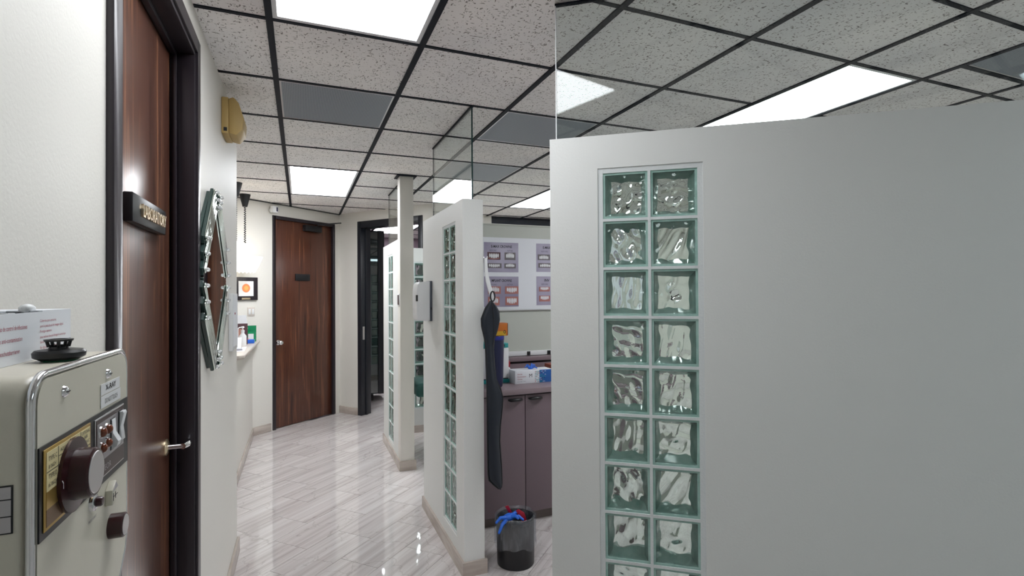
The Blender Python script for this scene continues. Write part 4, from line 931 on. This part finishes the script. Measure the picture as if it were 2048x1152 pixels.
for y, z, flip in ((0.7130, 1.3240, 1), (0.7400, 1.3270, -1)):
    fr = fbox('switch_slot', 'black', xr, y-0.0068, y+0.0068, z-0.0175, z+0.0175, 0.0028, 0.0034)
    if flip > 0: prof = [(0.0034, -0.0165), (0.0085, -0.0135), (0.0100, -0.0080), (0.0050, 0.0015), (0.0042, 0.0165), (0.0034, 0.0165)]
    else: prof = [(0.0034, -0.0165), (0.0065, -0.0165), (0.0048, -0.001), (0.0080, 0.0145), (0.0070, 0.0172), (0.0034, 0.0168)]
    obj('rocker', MB().prism([(XF+a, z+b_) for a, b_ in prof], (0, y-0.0058, 0), X, Z, Y, 0.0116), 'white', fr, 0.0006)
ftext('lettering', 'METEOR', 'silver', sp, 0.669, 1.2895, 0.040, 0.0065, 0.0028)
# small meter, push button, lower knob, side plate
mt = obj('meter', MB().prism([(0.6985, 1.2475), (0.7165, 1.2480), (0.7185, 1.2640), (0.7110, 1.2720), (0.6985, 1.2640)], (XF, 0, 0), Y, Z, X, 0.007), 'panel_cream', xr, 0.0008)
obj('scale', MB().prism([(0.700, 1.2625), (0.7165, 1.2635), (0.7100, 1.2700)], (XF+0.007, 0, 0), Y, Z, X, 0.0004), 'silver', mt)
obj('scale_marks', MB().box(XF+0.007, XF+0.0074, 0.7005, 0.7150, 1.2560, 1.2565).box(XF+0.007, XF+0.0074, 0.7005, 0.7010, 1.2520, 1.2605).box(XF+0.007, XF+0.0074, 0.7075, 0.7080, 1.2530, 1.2600), 'ink', mt)
pb = obj('push_button', MB().lathe([(0.0050, 0.0), (0.0050, 0.008), (0.0040, 0.0095), (0, 0.0098)], (XF, 0.6605, 1.2665), (1, 0, 0), 18), 'maroon', xr, 0, 40)
obj('bezel', MB().lathe([(0.0095, 0.0), (0.0090, 0.0030), (0.0062, 0.0044), (0.0052, 0.0044)], (XF, 0.6605, 1.2665), (1, 0, 0), 20), 'chrome', pb, 0, 40)
ftext('lettering', 'PRESS X-RAY', 'ink_grey', xr, 0.650, 1.2475, 0.022, 0.0028, 0.0004)
kk = obj('lower_knob', MB().lathe([(0.0135, 0.0), (0.0135, 0.0130), (0.0122, 0.0142), (0, 0.0142)], (XF, 0.7170, 1.2185), (1, 0, 0), 28), 'maroon', xr, 0, 30)
obj('cap', MB().lathe([(0.0112, 0.0142), (0.0108, 0.0146), (0, 0.0146)], (XF, 0.7170, 1.2185), (1, 0, 0), 24), 'brushed', kk, 0, 30)
sp2 = obj('rating_plate', MB().box(XF-0.11, XF-0.0135, 0.5355, 0.5363, 1.290, 1.3285), 'ink', xr)
obj('rating_field', MB().box(XF-0.108, XF-0.0145, 0.5350, 0.5355, 1.3180, 1.3275).box(XF-0.108, XF-0.0145, 0.5350, 0.5355, 1.3045, 1.3170).box(XF-0.108, XF-0.0145, 0.5350, 0.5355, 1.2912, 1.3035), 'silver', sp2)
# carton of sensor covers and a black reel on top of the unit
XT = 1.4138
sb = thing('carton', 'white carton with crimson lettering on top of the x-ray box', 'box', (-0.295, 0.64, XT))
bf = -0.255
shell = MB().box(bf-0.002, bf, 0.47, 0.773, XT, XT+0.049).box(bf-0.075, bf-0.073, 0.47, 0.773, XT, XT+0.049).box(bf-0.073, bf-0.002, 0.771, 0.773, XT, XT+0.049).box(bf-0.073, bf-0.002, 0.47, 0.472, XT, XT+0.049).box(bf-0.073, bf-0.002, 0.472, 0.771, XT, XT+0.002)
obj('shell', shell, 'paper', sb)
obj('top_flap', MB().box(bf-0.075, bf-0.03, 0.47, 0.773, XT+0.049, XT+0.0505).box(bf-0.03, bf, 0.70, 0.773, XT+0.049, XT+0.0505), 'paper', sb)
for k in range(9): obj('sleeve', MB().box(bf-0.028, bf-0.004, 0.50+k*0.02, 0.5005+k*0.02+0.012, XT+0.002, XT+0.046+0.004*math.sin(k*2.1)), 'white' if k % 3 else 'black', sb)
obj('loose_sleeve', MB().sphere((bf-0.015, 0.706, XT+0.052), 0.007, 10, (1, 1.4, 0.8)), 'white', sb, 0, 60)
def btext(body_, y, z, w_, h_, m_='ink_red'): text('lettering', body_, m_, sb, (bf+0.0004, y, z), Y, Z, w_, h_)
btext('Cubiertas para sensores', 0.694, XT+0.0375, 0.038, 0.0036); btext('para la pieza bucal de imagen digital', 0.694, XT+0.0317, 0.0565, 0.0036)
btext('Protège-capteurs', 0.694, XT+0.0262, 0.027, 0.0036); btext("pour embout buccal d'imagerie numérique", 0.694, XT+0.0203, 0.0635, 0.0036)
btext('Sensorabdeckungen', 0.694, XT+0.0148, 0.031, 0.0036); btext('für digitales Imaging-Mundstück', 0.694, XT+0.0090, 0.050, 0.0036)
btext('Barreras de uso de control de infecciones', 0.590, XT+0.0330, 0.076, 0.0046); btext('Barrières anti-contamination', 0.598, XT+0.0218, 0.058, 0.0044); btext('Infektionsschutzbarrieren', 0.598, XT+0.0100, 0.053, 0.0044)
btext('CE', 0.7655, XT+0.0115, 0.006, 0.0048, 'ink')
rl2 = thing('badge_reel', 'flat black round clip lying on top of the x-ray box', 'clip', (-0.226, 0.672, XT))
RC = (-0.228, 0.664)
obj('disc', MB().lathe([(0, 0.0008), (0.016, 0.0012), (0.021, 0.004), (0.0215, 0.0085), (0.0195, 0.011), (0.010, 0.0125), (0, 0.0125)], (RC[0], RC[1], XT), n=36), 'black', rl2, 0, 35)
obj('pad', MB().lathe([(0, 0.0), (0.014, 0.0), (0.0155, 0.001), (0, 0.001)], (RC[0], RC[1], XT), n=28), 'green', rl2)
obj('tab', MB().box(RC[0]-0.010, RC[0]+0.010, RC[1]+0.015, RC[1]+0.030, XT+0.003, XT+0.010), 'black', rl2, 0.003)
cp = MB().lathe([(0.0085, 0.0125), (0.0075, 0.0145), (0.0085, 0.0160)], (RC[0], RC[1]-0.002, XT), n=24)
for a in range(5): cp.cyl((RC[0]+0.008*math.cos(a*1.257), RC[1]-0.002+0.008*math.sin(a*1.257), XT+0.0145), (RC[0]+0.0095*math.cos(a*1.257), RC[1]-0.002+0.0095*math.sin(a*1.257), XT+0.0205), 0.0016, n=8)
cp.lathe([(0.0080, 0.0200), (0.0115, 0.0200), (0.0120, 0.0220), (0.0078, 0.0222), (0.0080, 0.0200)], (RC[0], RC[1]-0.002, XT), n=24)
obj('clip_head', cp, 'black', rl2, 0, 40)
